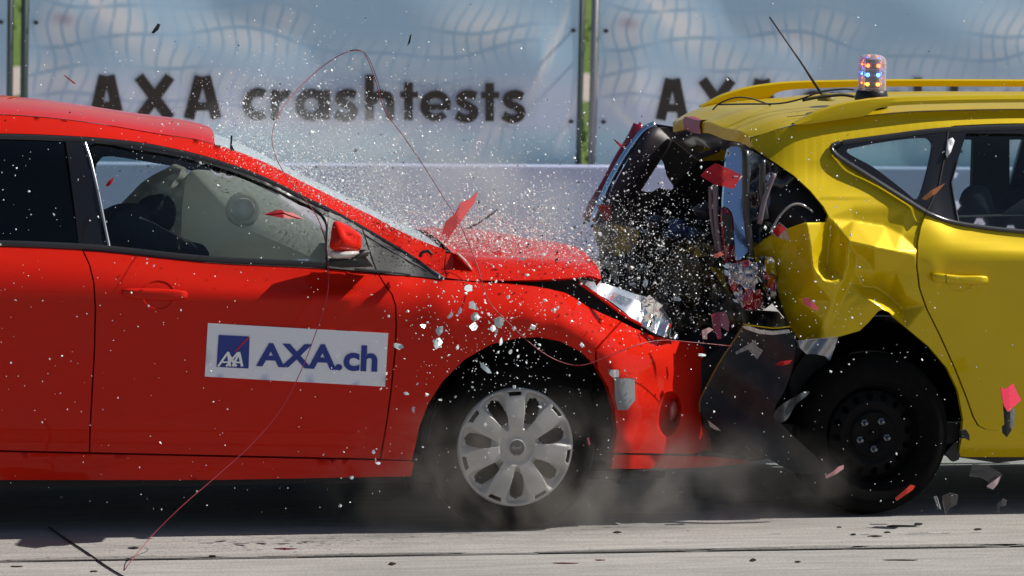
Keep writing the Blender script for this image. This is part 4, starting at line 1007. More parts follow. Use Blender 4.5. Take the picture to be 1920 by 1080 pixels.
# rear floor, chassis rail, seats
a = W(1380, 800, .3)
MB().box((W(1470, 700, .3).x, .30, .26), (W(2300, 700, .3).x, YW - .2, .34)).build('floor_pan', DARK, YC)
panel('rear_beam', [(1300, 690), (1380, 630), (1480, 625), (1560, 640), (1560, 720), (1500, 870), (1400, 850), (1320, 800)], lambda x, y: .42, DARK, YC, step=24, hem=.9)
panel('seat_back', [(1640, 430), (1690, 395), (1760, 400), (1800, 470), (1800, 640), (1660, 600)], lambda x, y: .40, SEAT, YC, step=16, hem=.9)
for pts, yy in [([(1797, 420), (1800, 370), (1815, 350), (1835, 346), (1853, 354), (1862, 380), (1866, 420)], .45), ([(1868, 420), (1875, 375), (1895, 358), (1920, 358), (1945, 366), (1960, 420)], .75), ([(1862, 425), (1900, 385), (1960, 360), (2060, 380), (2080, 460), (1900, 470)], .40)]:
    solid(smooth_poly(pts, 4, True), yy, yy + .16, .03, 4).build('headrest', SEAT, YC, True)
panel('seat_row', [(1780, 408), (1920, 404), (2100, 414), (2100, 640), (1790, 600)], lambda x, y: .34, SEAT, YC, step=22, hem=.3)
# sill shade and bracket at the arch
panel('sill', [(1797, 852), (1925, 857), (2300, 866), (2300, 872), (1925, 862), (1870, 868), (1800, 858)], lambda x, y: .15 + Y0, BLACKPL, YC, step=20, hem=.3)
panel('mud_flap', [(1790, 830), (1806, 828), (1798, 862), (1788, 866), (1772, 850)], lambda x, y: .10 + Y0, BLACKPL, YC, step=7, hem=.03)
panel('arch_clip', [(1802, 808), (1812, 806), (1818, 816), (1818, 826), (1810, 822), (1803, 822)], lambda x, y: .02, BLACKPL, YC, step=5, hem=.02)
# torn bumper skin
bs = smooth_poly([(1394, 613), (1440, 622), (1482, 622), (1492, 640), (1486, 690), (1470, 735), (1452, 770), (1470, 800), (1510, 838), (1534, 862), (1538, 884), (1520, 889), (1496, 888), (1462, 872), (1420, 846), (1370, 812), (1335, 796), (1314, 775), (1314, 750), (1330, 716), (1352, 676), (1376, 640)], 3, True)
def d_bs(x, y): return .16 + .00085*(1480-x) + .05*math.sin((x-1300)*.014 + (y-620)*.012) + .012*math.sin(y*.05 - x*.04)
BUMP = mat('charcoal_bumper_skin', (.019, .020, .021), .55, noise=(16, (.035, .034, .033), .5, .7), bump=(26, .5, .006))
panel('bumper', bs, d_bs, BUMP, YC, step=7, hem=.012)
edge = smooth_poly([(1394, 613), (1376, 640), (1352, 676), (1330, 716), (1314, 750), (1313, 772)], 5)
MB().tube([W(x-1, y, d_bs(x, y)) for x, y in edge], .0032, 6).build('bumper_edge', mat('ochre_edge', (.24, .14, .03), .5), YC, True)
tp = [(1392, 612), (1404, 611), (1424, 618), (1450, 621), (1480, 618), (1482, 624), (1450, 628), (1424, 626), (1400, 618)]
panel('bumper_torn_edge', tp, lambda x, y: d_bs(x, y) - .012 + .004*math.sin(x*.5), mat('torn_white_edge', (.72, .70, .60), .5), YC, step=4, hem=.012)
MB().tube([W(x, y-2, d_bs(x, y) - .015) for x, y in smooth_poly([(1393, 610), (1424, 614), (1452, 617), (1482, 614)], 4)], .003, 6).build('bumper_torn_edge', YEL, YC, True)
STK = mat('grey_sticker', (.36, .36, .34), .6, noise=(90, (.25, .25, .24), .4, .6))
panel('sticker', [(1379, 660), (1417, 637), (1420, 648), (1380, 665)], lambda x, y: d_bs(x, y) - .005, STK, YC, step=6, hem=.001)
panel('sticker', [(1403, 656), (1417, 648), (1431, 657), (1420, 674)], lambda x, y: d_bs(x, y) - .006, STK, YC, step=6, hem=.001)
panel('broken_bracket', [(1328, 788), (1334, 793), (1346, 802), (1352, 808), (1342, 806), (1332, 800)], lambda x, y: d_bs(x, y) - .02, mat('bracket_bone', (.62, .60, .52), .5), YC, step=3, hem=.008)
panel('bumper_liner', smooth_poly([(1450, 780), (1462, 762), (1490, 745), (1508, 735), (1519, 736), (1500, 752), (1490, 762), (1476, 786), (1462, 792)], 3, True), lambda x, y: .10 + .012*math.sin(x*.2), mat('grey_liner', (.05, .057, .065), .45, noise=(30, (.03, .035, .04), .4, .6)), YC, step=4, hem=.006)
panel('chassis_rail', [(1496, 640), (1512, 638), (1572, 632), (1566, 650), (1556, 676), (1548, 668), (1530, 664), (1512, 664), (1500, 652)], lambda x, y: .14 + .014*math.sin(x*.14 + y*.1), STEEL, YC, step=4, hem=.02)
panel('inner_arch', [(1490, 650), (1560, 668), (1556, 700), (1552, 760), (1560, 860), (1540, 880), (1500, 800), (1480, 720)], lambda x, y: .34, LINER, YC, step=16, hem=.2)
for yy in (692, 718):
    panel('chassis_slot', [(1534, yy-9), (1550, yy-9), (1550, yy+7), (1534, yy+7)], lambda x, y: .33, DARK, YC, step=8, hem=.01)
# rear wheel: black pressed steel
liner(1650, 790, 205, YC, Y0 + .13, .85)
def steel_wheel(px, py, y, far=False):
    c = W(px, py, y); 
    if far: c = Vector((c.x, YW - .02, c.z))
    s = -1 if far else 1
    h = bpy.data.objects.new('wheel', None); COL.objects.link(h); h.matrix_world = Matrix.Translation(c); h.parent = YC; h.matrix_parent_inverse = YC.matrix_world.inverted()
    tyre_part(c, .300, .195, c.y if not far else c.y - .19, .19, h)
    R0 = .197; nr, na = 40, 320; V = []; F = []
    def hh(r):
        return float(np.interp(r, [0, .05, .06, .16, .20, .42, .46, .60, .84, .88, .95, 1], [.012, .012, .020, .020, .010, .004, .018, .012, .030, .050, .020, -.004]))
    for i in range(nr):
        r = i/(nr-1)
        for k in range(na): a = 2*math.pi*k/na; V.append((c.x + R0*r*math.cos(a), c.y + s*(hh(r) + .01), c.z + R0*r*math.sin(a)))
    for i in range(nr-1):
        r = (i+.5)/(nr-1)
        for k in range(na):
            a = 2*math.pi*(k+.5)/na; q = ((a + .1) % (2*math.pi/16)) - math.pi/16
            if (r-.715)**2/.075**2 + (q*r)**2/.065**2 < 1: continue
            if r < .155 and r > .14 and False: continue
            F.append((i*na+k, i*na+(k+1) % na, (i+1)*na+(k+1) % na, (i+1)*na+k))
    link('rim', mesh_from(V, F), BLKSTEEL, h)
    MB().lathe([(.19, .09), (.0, .09)], (c.x, c.y, c.z), 32).build('brake_drum', LINER, h)
    for k in range(5):
        a = R(54 + 72*k + 4); p = (c.x + .056*math.cos(a), c.y + s*.0, c.z + .056*math.sin(a))
        MB().lathe([(0, -.010), (.006, -.009), (.0085, -.004), (.0085, .014), (.013, .016), (.014, .022)], p, 6).build('wheel_bolt', mat('bolt_steel', (.22, .23, .27), .35, metal=.8), h, False)
steel_wheel(1640, 815, .23); steel_wheel(1640, 815, .10, True)
fc = W(1640, 815, .10).x + 2.46
for yy in (.10, YW - .2):
    h = bpy.data.objects.new('wheel', None); COL.objects.link(h); h.matrix_world = Matrix.Translation((fc, yy, .30)); h.parent = YC; h.matrix_parent_inverse = YC.matrix_world.inverted()
    tyre_part((fc, yy, .30), .300, .195, yy, .19, h, 48); MB().lathe([(.197, .03), (.1, .01), (0, .01)], (fc, yy, .30), 32).build('rim', BLKSTEEL, h, True)
# front half of the car, outside the picture but part of the car
MW = 2*Y0 + YW
fpx = 2200.
for _ in range(60):
    if W(fpx, 815, .2).x < fc: fpx += 20
farch = [(fpx + 195*math.cos(a), 805 - 190*math.sin(a)) for a in np.linspace(math.pi-.25, .25, 20)]
panel('front_door', [(2192, 456), (2600, 474), (2600, 815), (2184, 812)], d_yrow, YEL, YC, step=26, mirror=MW)
panel('front_wing', [(2603, 474), (2680, 478), (3120, 560), (3150, 640), (3150, 830), (fpx+198, 845)] + farch[::-1] + [(fpx-198, 860), (2603, 862)], lambda x, y: d_yrow(x, y) + max(0, (x-2950)/200)**2*.25, YEL, YC, step=24, mirror=MW)
panel('front_sill', [(2302, 816), (2600, 818), (2600, 864), (2302, 866)], d_yrow, YEL, YC, step=26, mirror=MW)
panel('windscreen_pillar', [(2302, 207), (2340, 211), (2690, 462), (2680, 476), (2610, 472), (2302, 236)], d_yrow, YEL, YC, step=20, mirror=MW)
panel('front_door_window', [(2304, 240), (2600, 470), (2304, 460)], lambda x, y: d_yrow(x, y) + .01, GLASS, YC, step=24, hem=0, mirror=MW)
def cross(pts, rise, name, m):
    P = []
    for x, y, d in pts:
        e = W(x, y, d); P.append([(e.x + .10*math.sin(math.pi*k/16)*(name != 'bonnet'), d + (MW - 2*d)*k/16, e.z + rise*math.sin(math.pi*k/16)**.7) for k in range(17)])
    return MB().grid(P).build(name, m, YC, True)
cross([(2300, 205, .49), (2420, 262, .46), (2560, 360, .40), (2690, 460, .32)], .02, 'windscreen', GLASS)
cross([(2690, 462, .30), (2850, 500, .28), (3000, 530, .30), (3120, 562, .42)], .05, 'bonnet', YEL)
cross([(3120, 562, .42), (3150, 640, .46), (3150, 760, .46), (3140, 840, .44)], .0, 'front_bumper', YEL)
panel('front_bulkhead', [(2560, 480), (3100, 570), (3100, 800), (2560, 800)], lambda x, y: .55, DARK, YC, step=60, hem=.8)
liner(fpx, 805, 200, YC, Y0 + .13, .85)
# aerial
ac = W(1541, 180, .80)
MB().lathe([(.036, -.006), (.034, .006), (.024, .016), (.012, .024), (.0, .026)], (ac.x + .02, ac.y, ac.z - .012), 20, 'z').build('aerial_foot', mat('olive_foot', (.22, .19, .03), .5), YC, True)
MB().tube([W(1540, 176, .80), W(1518, 142, .80), W(1500, 114, .80), W(1443, 32, .80)], [.0055, .005, .0032, .0026], 8).build('aerial', BLACKPL, YC, True)
coil = [W(1518 - (1518-1443)*t, 142 - 110*t, .80) + Vector((.0032*math.cos(t*150), .0032*math.sin(t*150), 0)) for t in np.linspace(.15, 1, 500)]
MB().tube(coil, .0012, 4).build('aerial_coil', BLACKPL, YC, True)
# ---- beacon standing on the roof
bx = W(1634, 186, .62)
BL = thing('beacon_light', 'clear domed warning beacon with blue and amber lamps on the yellow roof', 'beacon', (bx.x, bx.y, bx.z - .01))
p = (bx.x, bx.y, bx.z)
MB().lathe([(.062, -.03), (.064, .0), (.062, .012), (.058, .030), (.054, .034), (.0, .035)], p, 40, 'z').build('base', mat('beacon_black', (.01, .01, .011), .35), BL, True)
CLR = glassmat('clear_dome', (.95, .95, .96), 1.4, .05, .22)
MB().lathe([(.054, .034), (.0535, .05), (.0525, .13), (.051, .148), (.044, .160), (.028, .168), (.0, .171)], p, 48, 'z').build('dome', CLR, BL, True)
for zz in (.042, .066, .090, .114, .138): MB().lathe([(.0515, zz-.0014), (.0528, zz), (.0515, zz+.0014)], p, 40, 'z').build('dome_ridge', glassmat('dome_rib', (.8, .72, .74), 2, .1, .35), BL, True)
pk = mat('beacon_board', (.10, .10, .12), .4)
MB().box((-.020, -.020, .034), (.020, .020, .150), None, p).build('lamp_board', pk, BL)
LO = mat('amber_led', (.8, .3, .05), .3, emit=(1, .30, .03), estr=5.5); LB = mat('blue_led', (.1, .3, .9), .3, emit=(.06, .25, 1), estr=9); LA = mat('orange_led', (.9, .2, .05), .3, emit=(1, .16, .04), estr=5)
RIMM = mat('lamp_rim', (.42, .16, .14), .3); RIMB = mat('lamp_rim_blue', (.06, .09, .42), .3)
cs, sn = math.cos(-YAW), math.sin(-YAW)
for side in (0, 2):
    ang = side*math.pi/2 - YAW + 0
    for col in (-1, 1):
        for zz, m_, rm in ((.058, LO, RIMM), (.093, LB, RIMB), (.128, LA, RIMM)):
            lx, ly = col*.0195, -.033; q = (p[0] + lx*math.cos(ang) - ly*math.sin(ang), p[1] + lx*math.sin(ang) + ly*math.cos(ang), p[2] + zz)
            b = MB(); n = 16; rot = Matrix.Rotation(ang, 3, 'Z'); V = []; F = []
            for rr, hh in [(.012, .012), (.013, -.001), (.0115, -.003)]:
                for k in range(n): a = 6.2832*k/n; V.append(rot @ Vector((rr*math.cos(a), hh, rr*math.sin(a))) + Vector(q))
            for i in range(2):
                for k in range(n): F.append((i*n+k, i*n+(k+1) % n, (i+1)*n+(k+1) % n, (i+1)*n+k))
            b.add(V, F).build('lamp_ring', rm, BL, True)
            b = MB(); V = []; F = []
            for rr, hh in [(.0075, .0), (.006, -.004), (.003, -.006), (.0005, -.0065)]:
                for k in range(n): a = 6.2832*k/n; V.append(rot @ Vector((rr*math.cos(a), hh, rr*math.sin(a))) + Vector(q))
            for i in range(3):
                for k in range(n): F.append((i*n+k, i*n+(k+1) % n, (i+1)*n+(k+1) % n, (i+1)*n+k))
            b.add(V, F).build('lamp', m_, BL, True)
# cables lying on the roof
for pts, lab, r in [([(1336, 206), (1352, 192), (1380, 183), (1405, 184), (1425, 190), (1445, 197)], 'thin black cable arching over the rear edge of the yellow roof', .0032),
                 ([(1345, 196), (1400, 195), (1460, 194), (1500, 186), (1540, 172), (1580, 167), (1602, 168)], 'thin black cable running along the yellow roof to the beacon', .0035),
                 ([(1505, 188), (1530, 183), (1555, 180), (1580, 178), (1602, 181)], 'short thick black cable beside the aerial foot on the yellow roof', .006)]:
    o = MB().tube([W(x, y, 1.0 if r < .0034 else .72) for x, y in smooth_poly(pts, 6)], r, 8).build('cable', BCORD, None, True); tag(o, lab, 'cable')
# ------------------------------------------------------------------ things in the air
def scrap(name, pts, y, m, label, cat, th=.004, bend=.35, tilt=(.0, .0), group=None):
    """flying piece: bent sheet with thickness; outline in photo measure at depth y"""
    c = np.mean(np.array(pts, float), 0); cw = W(c[0], c[1], y)
    f = lambda x, q: y + tilt[0]*(x-c[0])*.0019 + tilt[1]*(q-c[1])*.0019 + bend*.0019*abs(x-c[0])*.5
    VV, FF = triang(list(pts), [], 5); V0 = [W(x, q, f(x, q)) for x, q in VV]; n = len(V0)
    V = V0 + [v + Vector((0, th, 0)) for v in V0]; F = list(FF) + [tuple(i+n for i in t)[::-1] for t in FF] + [(a, b, b+n, a+n) for a, b in boundary(FF)]
    me = mesh_from([v - cw for v in V], F); o = link(name, me, m, None, False); o.location = cw
    return tag(o, label, cat, group)
S = scrap
S('lens_shard', [(828, 442), (836, 416), (852, 402), (864, 380), (880, 374), (896, 358), (890, 380), (874, 402), (862, 420), (850, 434), (842, 446), (836, 438)], -.03, REDPL, 'largest jagged red lens shard flying above the windscreen base', 'shard', tilt=(.3, -.3))
S('lens_shard', [(1314, 330), (1324, 318), (1342, 306), (1366, 316), (1390, 328), (1384, 340), (1376, 354), (1340, 346)], .10, REDPL, 'bright red square lens shard flying in front of the sky-tinted tailgate trim', 'shard', tilt=(-.5, -.7))
S('lens_scrap', [(1376, 330), (1393, 330), (1380, 343)], .08, WHITEPL, 'small white triangular scrap beside the bright red square lens shard', 'scrap')
S('lens_shard', [(494, 402), (512, 396), (526, 393), (540, 399), (548, 398), (571, 411), (530, 409)], -.12, REDPL, 'flat red shard with a jagged top in front of the driver window', 'shard', tilt=(0, -.6))
S('lens_shard', [(1118, 384), (1146, 386), (1144, 414), (1136, 416), (1126, 400)], 1.2, REDPL, 'small red shard at the far pillar of the yellow car', 'shard')
S('lens_shard', [(1876, 726), (1884, 730), (1900, 719), (1908, 738), (1915, 750), (1890, 772), (1882, 760)], -.06, mat('pink_red_lens', (.62, .012, .05), .15, coat=1), 'pink red square shard falling past the yellow rear door', 'shard', tilt=(.5, -.6))
S('trim_strip', [(1881, 758), (1889, 772), (1894, 772), (1893, 800), (1897, 806), (1888, 820), (1880, 812), (1879, 800), (1884, 796)], -.05, DSHARD, 'black strip hanging below the pink red shard by the yellow door', 'strip')
S('trim_strip', [(1894, 770), (1903, 766), (1901, 802), (1895, 804)], -.04, STEEL, 'narrow silver strip beside the black strip at the yellow door', 'strip')
S('lens_shard', [(1506, 560), (1514, 557), (1528, 570), (1535, 580), (1530, 582), (1508, 570)], .0, PINK, 'small pink shard in front of the crushed yellow wing', 'shard')
S('lens_sliver', [(1679, 934), (1708, 909), (1716, 911), (1712, 918), (1682, 939)], -.2, mat('orange_red_lens', (.75, .05, .02), .3), 'straight orange red sliver falling below the yellow rear wheel', 'sliver')
S('lens_sliver', [(1547, 893), (1560, 886), (1573, 875), (1582, 872), (1582, 879), (1566, 890), (1550, 897)], -.15, mat('pale_pink_lens', (.72, .35, .36), .25), 'pale pink curved sliver left of the yellow rear wheel', 'sliver')
S('clear_scrap', [(1817, 893), (1824, 870), (1852, 872), (1872, 884), (1880, 890), (1872, 908), (1862, 918), (1850, 915), (1854, 904), (1840, 896)], -.2, glassmat('smoky_scrap', (.42, .43, .45), 0.5, .02, .07), 'large clear plastic scrap above the road at the lower right', 'scrap', tilt=(.1, .25), bend=.1)
S('lens_scrap', [(1850, 912), (1876, 893), (1870, 908), (1862, 918)], -.21, mat('milky_pink', (.70, .50, .50), .2), 'milky pink corner piece at the lower edge of the large clear scrap', 'scrap')
S('lens_shard', [(1334, 590), (1344, 586), (1360, 584), (1368, 604), (1366, 622), (1350, 612), (1354, 634), (1346, 636), (1338, 614)], .22, DRED, 'dark crimson lens block above the torn bumper edge', 'shard', tilt=(.3, -.4))
S('lens_scrap', [(1316, 620), (1330, 614), (1338, 618), (1326, 626), (1326, 636), (1318, 636)], .18, mat('pale_flake', (.72, .45, .42), .3), 'curled pale pink flake left of the dark crimson lens block', 'scrap')
S('clear_scrap', [(1444, 436), (1462, 417), (1476, 428), (1480, 452), (1460, 446), (1448, 440)], .12, glassmat('thin_clear', (.66, .58, .58), 2.5), 'clear scrap with a red middle at the torn yellow corner', 'scrap')
S('lens_scrap', [(1449, 434), (1461, 420), (1474, 429), (1458, 445)], .118, REDPL, 'red square middle of the clear scrap at the torn yellow corner', 'scrap')
S('lens_sliver', [(1728, 373), (1745, 358), (1772, 344), (1756, 362), (1736, 375)], .02, mat('amber_sliver', (.45, .16, .06), .3), 'brown orange sliver in front of the yellow car window pillar', 'sliver')
S('lens_sliver', [(1454, 684), (1464, 678), (1486, 675), (1480, 682), (1466, 686)], .05, REDPL, 'red sliver in front of the black torn bumper', 'sliver')
S('lens_sliver', [(1101, 822), (1104, 820), (1107, 832), (1105, 836)], -.1, PINK, 'tiny pink red sliver beside the red car front wheel', 'sliver')
S('lens_sliver', [(119, 141), (123, 142), (143, 157), (138, 157)], .5, REDPL, 'thin red sliver in front of the banner above the red roof', 'sliver')
S('lens_sliver', [(198, 348), (205, 338), (215, 332), (210, 343), (203, 350)], -.1, REDPL, 'small red sliver in front of the upper driver window corner', 'sliver')
S('lens_shard', [(922, 474), (936, 470), (950, 466), (946, 474), (952, 480), (934, 477)], .6, REDPL, 'dark red shard lying just over the red bonnet', 'shard', tilt=(0, -.6))
S('lens_sliver', [(1149, 260), (1154, 262), (1170, 275), (1162, 276)], 1.55, PINK, 'pink spike sticking out above the far pillar', 'sliver')
S('lens_sliver', [(797, 432), (803, 436), (806, 442), (801, 440)], .4, REDPL, 'tiny red sliver left of the largest red shard', 'sliver')
S('lens_scrap', [(1338, 478), (1352, 472), (1358, 478), (1340, 484)], .2, mat('red_white_flake', (.70, .16, .12), .3), 'small red white flake left of the broken tail lamp', 'scrap')
S('trim_strip', [(284, 62), (289, 54), (296, 44), (301, 46), (297, 56), (288, 63)], .3, DSHARD, 'bent black scrap high above the red roof', 'scrap')
S('trim_strip', [(764, 86), (769, 66), (772, 64), (769, 80)], .3, DSHARD, 'thin black splinter in front of the banner above its lettering', 'splinter')
S('trim_strip', [(431, 282), (433, 254), (436, 254), (435, 272), (440, 283)], .2, DSHARD, 'upright black splinter at the top of the windscreen', 'splinter')
S('trim_strip', [(868, 430), (880, 425), (905, 412), (920, 400), (932, 392), (934, 396), (918, 407), (884, 428)], .6, DSHARD, 'long thin black splinter right of the largest red shard', 'splinter')
S('trim_strip', [(1093, 160), (1096, 158), (1092, 178), (1089, 176)], .6, mat('olive_splinter', (.35, .33, .06), .4), 'small olive yellow splinter at the banner post', 'splinter') if False else None
S('clear_scrap', [(1751, 932), (1757, 930), (1765, 956), (1758, 950)], -.2, CLEARSC, 'narrow clear splinter under the yellow car', 'splinter')
S('dark_scrap', [(1766, 930), (1780, 924), (1797, 928), (1794, 946), (1782, 952), (1774, 966), (1770, 950)], -.18, mat('smoke_plastic', (.02, .02, .022), .12, coat=1), 'smoky black scrap right of the narrow clear splinter under the yellow car', 'scrap')
S('clear_scrap', [(1870, 944), (1882, 934), (1888, 938), (1886, 948), (1876, 950), (1874, 962), (1869, 958)], -.2, glassmat('smoky_scrap', (.42, .43, .45), 0.5, .02, .07), 'small smoky clear scrap at the lower right above the road shadow', 'scrap')
# larger pale pieces of headlight glass over the front wing
PALE = mat('pale_glass_chunk', (.62, .74, .74), .15, trans=.35, coat=1)
chunks = [(888, 574, 13, 8, 2), (890, 594, 9, 10, 1), (888, 612, 9, 9, 0), (824, 620, 8, 11, 1), (821, 643, 10, 9, 3), (936, 604, 11, 10, 2), (924, 616, 6, 8, 1), (939, 642, 4, 12, 0), (912, 690, 18, 6, 2), (794, 611, 7, 5, 1), (745, 648, 14, 7, .8), (878, 541, 8, 9, 2), (862, 585, 4, 10, 1), (815, 640, 4, 5, 0), (930, 620, 7, 5, 1),
          (762, 738, 6, 4, 1), (775, 768, 3, 9, 0), (957, 660, 4, 8, 1), (844, 593, 4, 9, 2), (700, 848, 5, 5, 1), (710, 868, 6, 4, 0), (660, 895, 5, 4, 0), (1270, 560, 10, 6, 1), (1210, 532, 6, 10, 1), (980, 486, 6, 4, 1), (1318, 665, 14, 5, .4)]
for q, (x, y, rx, ry, ro) in enumerate(chunks):
    rr = np.random.default_rng(40+q); n = 6; pts = [(x + rx*math.cos(a)*rr.uniform(.4, 1.1)*math.cos(ro*.3) - ry*math.sin(a)*math.sin(ro*.3), y + rx*math.cos(a)*math.sin(ro*.3) + ry*math.sin(a)*rr.uniform(.35, 1.1)) for a in np.linspace(0, 6.283, n+1)[:-1]]
    S('glass_chunk', pts, -.12 - .1*rr.random() if x < 1180 else .15, PALE, 'pale chunk of broken headlight glass flying past the red front wing' if x < 1180 else 'pale chunk of broken headlight glass flying past the headlight', 'glass', th=.006, tilt=(rr.normal(0, .5), -abs(rr.normal(.5, .4))), group='pale headlight glass chunks' if x < 1180 else 'pale glass by the headlight')
# ---- glass crumbs of the screens
def crumb_verts(seed):
    rr = np.random.default_rng(seed); V = np.array([(1, 0, 0), (-1, 0, 0), (0, 1, 0), (0, -1, 0), (0, 0, 1), (0, 0, -1)], float); V *= rr.uniform(.55, 1.15, (6, 1)); V += rr.normal(0, .18, (6, 3)); return V
CF = [(0, 2, 4), (2, 1, 4), (1, 3, 4), (3, 0, 4), (2, 0, 5), (1, 2, 5), (3, 1, 5), (0, 3, 5)]
def sample_spray():
    P = []
    r = RNG
    def put(px, py, y, s, dark=False): P.append((px, py, y, s, dark))
    def size(mean): return min(7.5, .9 + r.exponential(mean))
    # sheet of crumbs bursting off the windscreen and bonnet
    xs_ = [400, 500, 600, 700, 800, 900, 1000, 1100]; ys_ = [275, 318, 368, 415, 450, 462, 476, 520]
    for _ in range(16000):
        x = 400 + 720*r.beta(1.35, 1.15); base = np.interp(x, xs_, ys_); u = r.exponential(58); 
        if u > 330: continue
        put(x + r.normal(0, 12) + u*.10, base - u + r.normal(0, 6) + 10, r.uniform(.1, 1.7), size(.72), r.random() < .025)
    for _ in range(13000):  # fine dust of glass hugging the windscreen
        x = 400 + 640*r.beta(1.2, 1.25); base = np.interp(x, xs_, ys_); u = r.exponential(34)
        if u < 200: put(x + r.normal(0, 10) + u*.15, base - u + 8, r.uniform(.1, 1.7), .55 + r.exponential(.35))
    for _ in range(2400):   # dense band over the bonnet towards the tailgate
        x = r.uniform(860, 1200); base = np.interp(x, [860, 1000, 1100, 1200], [455, 468, 505, 560]); u = abs(r.normal(0, 45)); put(x, base - u + 6, r.uniform(.15, 1.6), size(1.0), r.random() < .16)
    for _ in range(2600):   # in front of the dark tailgate opening
        x = r.normal(1235, 85); y = r.normal(480, 75) + (x-1235)*.25
        if 1085 < x < 1480 and 260 < y < 700: put(x, y, r.uniform(-.12, 1.0), size(.75), r.random() < .15)
    for _ in range(3200):   # dim fine crumbs deep in the opening
        x = r.normal(1225, 80); y = r.normal(500, 70) + (x-1225)*.25
        if 1090 < x < 1400 and 280 < y < 660: put(x, y, r.uniform(.25, 1.3), .5 + r.exponential(.35), r.random() < .2)
    for _ in range(420):
        x = r.uniform(1100, 1640); y = r.uniform(240, 660); put(x, y, r.uniform(-.25, .05), size(.8))
    for _ in range(1900):   # wide halo in front of the banners
        x = r.normal(620, 260); y = 330 - abs(r.normal(0, 130))
        if 0 < x < 1220 and y > 0: put(x, y, r.uniform(-.3, 1.6), size(.62), r.random() < .05)
    for _ in range(260): put(r.uniform(0, 1920), r.uniform(0, 330), r.uniform(-.5, 1.5), size(.7), r.random() < .1)
    for _ in range(560):    # over wing, arch and front wheel
        x = r.normal(930, 95); y = r.normal(620, 85)
        if 700 < x < 1180 and 470 < y < 960: put(x, y, r.uniform(-.35, -.06), size(1.2))
    for _ in range(420): put(r.uniform(0, 1000), r.uniform(270, 960), r.uniform(-.5, -.1), size(.75), r.random() < .05)
    for _ in range(240): put(r.uniform(1000, 1900), r.uniform(520, 960), r.uniform(-.45, -.05), size(.75))
    return P
SP = sample_spray(); SP.sort(key=lambda t: -t[3] + (100 if t[4] else 0))
base_m = [mesh_from(crumb_verts(k), CF, 'crumb') for k in range(6)]
for m_ in base_m: m_.materials.append(GSHARD)
first = {}
def crumb(i, px, py, y, s):
    if 690 < px < 1200 and py > 520: lab, grp = 'glass crumb flying in front of the red car', 'glass crumbs in front of the red car'
    elif px < 1085 and py <= 520: lab, grp = 'glass crumb flying off the shattered windscreen', 'glass crumbs off the windscreen'
    elif py <= 520 or px > 1200: lab, grp = 'glass crumb flying around the yellow car', 'glass crumbs around the yellow car'
    else: lab, grp = 'glass crumb flying in front of the red car', 'glass crumbs in front of the red car'
    o = bpy.data.objects.new('glass_crumb', base_m[i % 6]); COL.objects.link(o); o.location = W(px, py, y); k = s*.00165
    o.scale = (k, k*RNG.uniform(.5, 1), k*RNG.uniform(.6, 1.2)); o.rotation_euler = RNG.uniform(0, 6.28, 3); tag(o, lab, 'glass', grp)
    return o
for i in range(260): crumb(i, *SP[i][:4])
def mass(name, items, m, label, kmul=1.):
    V = []; F = []; b = 0
    for i, (px, py, y, s, dk) in enumerate(items):
        k = s*.00165*kmul; Mx = (Euler(RNG.uniform(0, 6.28, 3)).to_matrix()); sc_ = np.array([k, k*RNG.uniform(.5, 1), k*RNG.uniform(.6, 1.2)])
        q = (crumb_verts(i % 40)*sc_) @ np.array(Mx).T + np.array(W(px, py, y)); V.append(q); F += [(a+b, c+b, d+b) for a, c, d in CF]; b += 6
    o = link(name, mesh_from(np.concatenate(V), F), m, None, False); return tag(o, label, 'spray', None, 'stuff')
mass('glass_spray', [t for t in SP[260:] if not t[4]], GSHARD, 'fine white spray of windscreen glass between both cars')
mass('dark_spray', [t for t in SP if t[4]], DSHARD, 'fine spray of dark plastic crumbs between both cars', 1.1)
# ---- red wire torn loose and looping over the crash
wp = [(232, 1070, 'g'), (280, 1010, -.52), (340, 950, -.44), (400, 898, -.36), (470, 835, -.28), (525, 770, -.22), (560, 705, -.18), (590, 630, -.15), (612, 560, -.13), (616, 505, -.12), (608, 445, -.10), (592, 402, -.12), (562, 362, -.12), (530, 320, -.10), (511, 272, -.06), (516, 230, .0), (545, 182, .10), (598, 130, .2), (640, 102, .2), (664, 95, .2), (684, 102, .2), (703, 148, .2), (722, 208, .2), (757, 256, .2), (795, 312, .2), (830, 368, .18), (866, 428, .14), (895, 498, .08), (914, 560, -.04), (948, 600, -.08), (1000, 648, -.10), (1045, 676, -.10), (1090, 685, -.10), (1140, 668, -.08), (1195, 647, -.04), (1240, 638, .02), (1300, 642, .10), (1372, 649, .16)]
pts = []
P3 = [(x, y, (G(x, y).y if d == 'g' else d)) for x, y, d in wp]
sm3 = smooth_poly(P3, 5)
o = MB().tube([W(x, y, d) for x, y, d in sm3], .0016, 6).build('wire', WIRE, None, True); tag(o, 'thin red wire looping from the road over both cars', 'wire')
o = MB().tube([W(x+3, y-1, d + .01) for x, y, d in smooth_poly([(640, 101, .2), (664, 94, .2), (686, 106, .2), (706, 156, .2), (720, 206, .2)], 5)], .0012, 5).build('wire', BCORD, None, True); tag(o, 'short dark strand beside the top of the red wire loop', 'wire')
o = MB().tube([G(x, y, .004) for x, y in smooth_poly([(92, 988), (120, 1008), (160, 1034), (200, 1062), (240, 1086)], 6)], .0032, 6).build('shadow_line', BCORD, None, True); tag(o, 'dark strand standing for a cast shadow across the concrete joint', 'shadow_line')  # dark tube put in for a cast shadow on the concrete
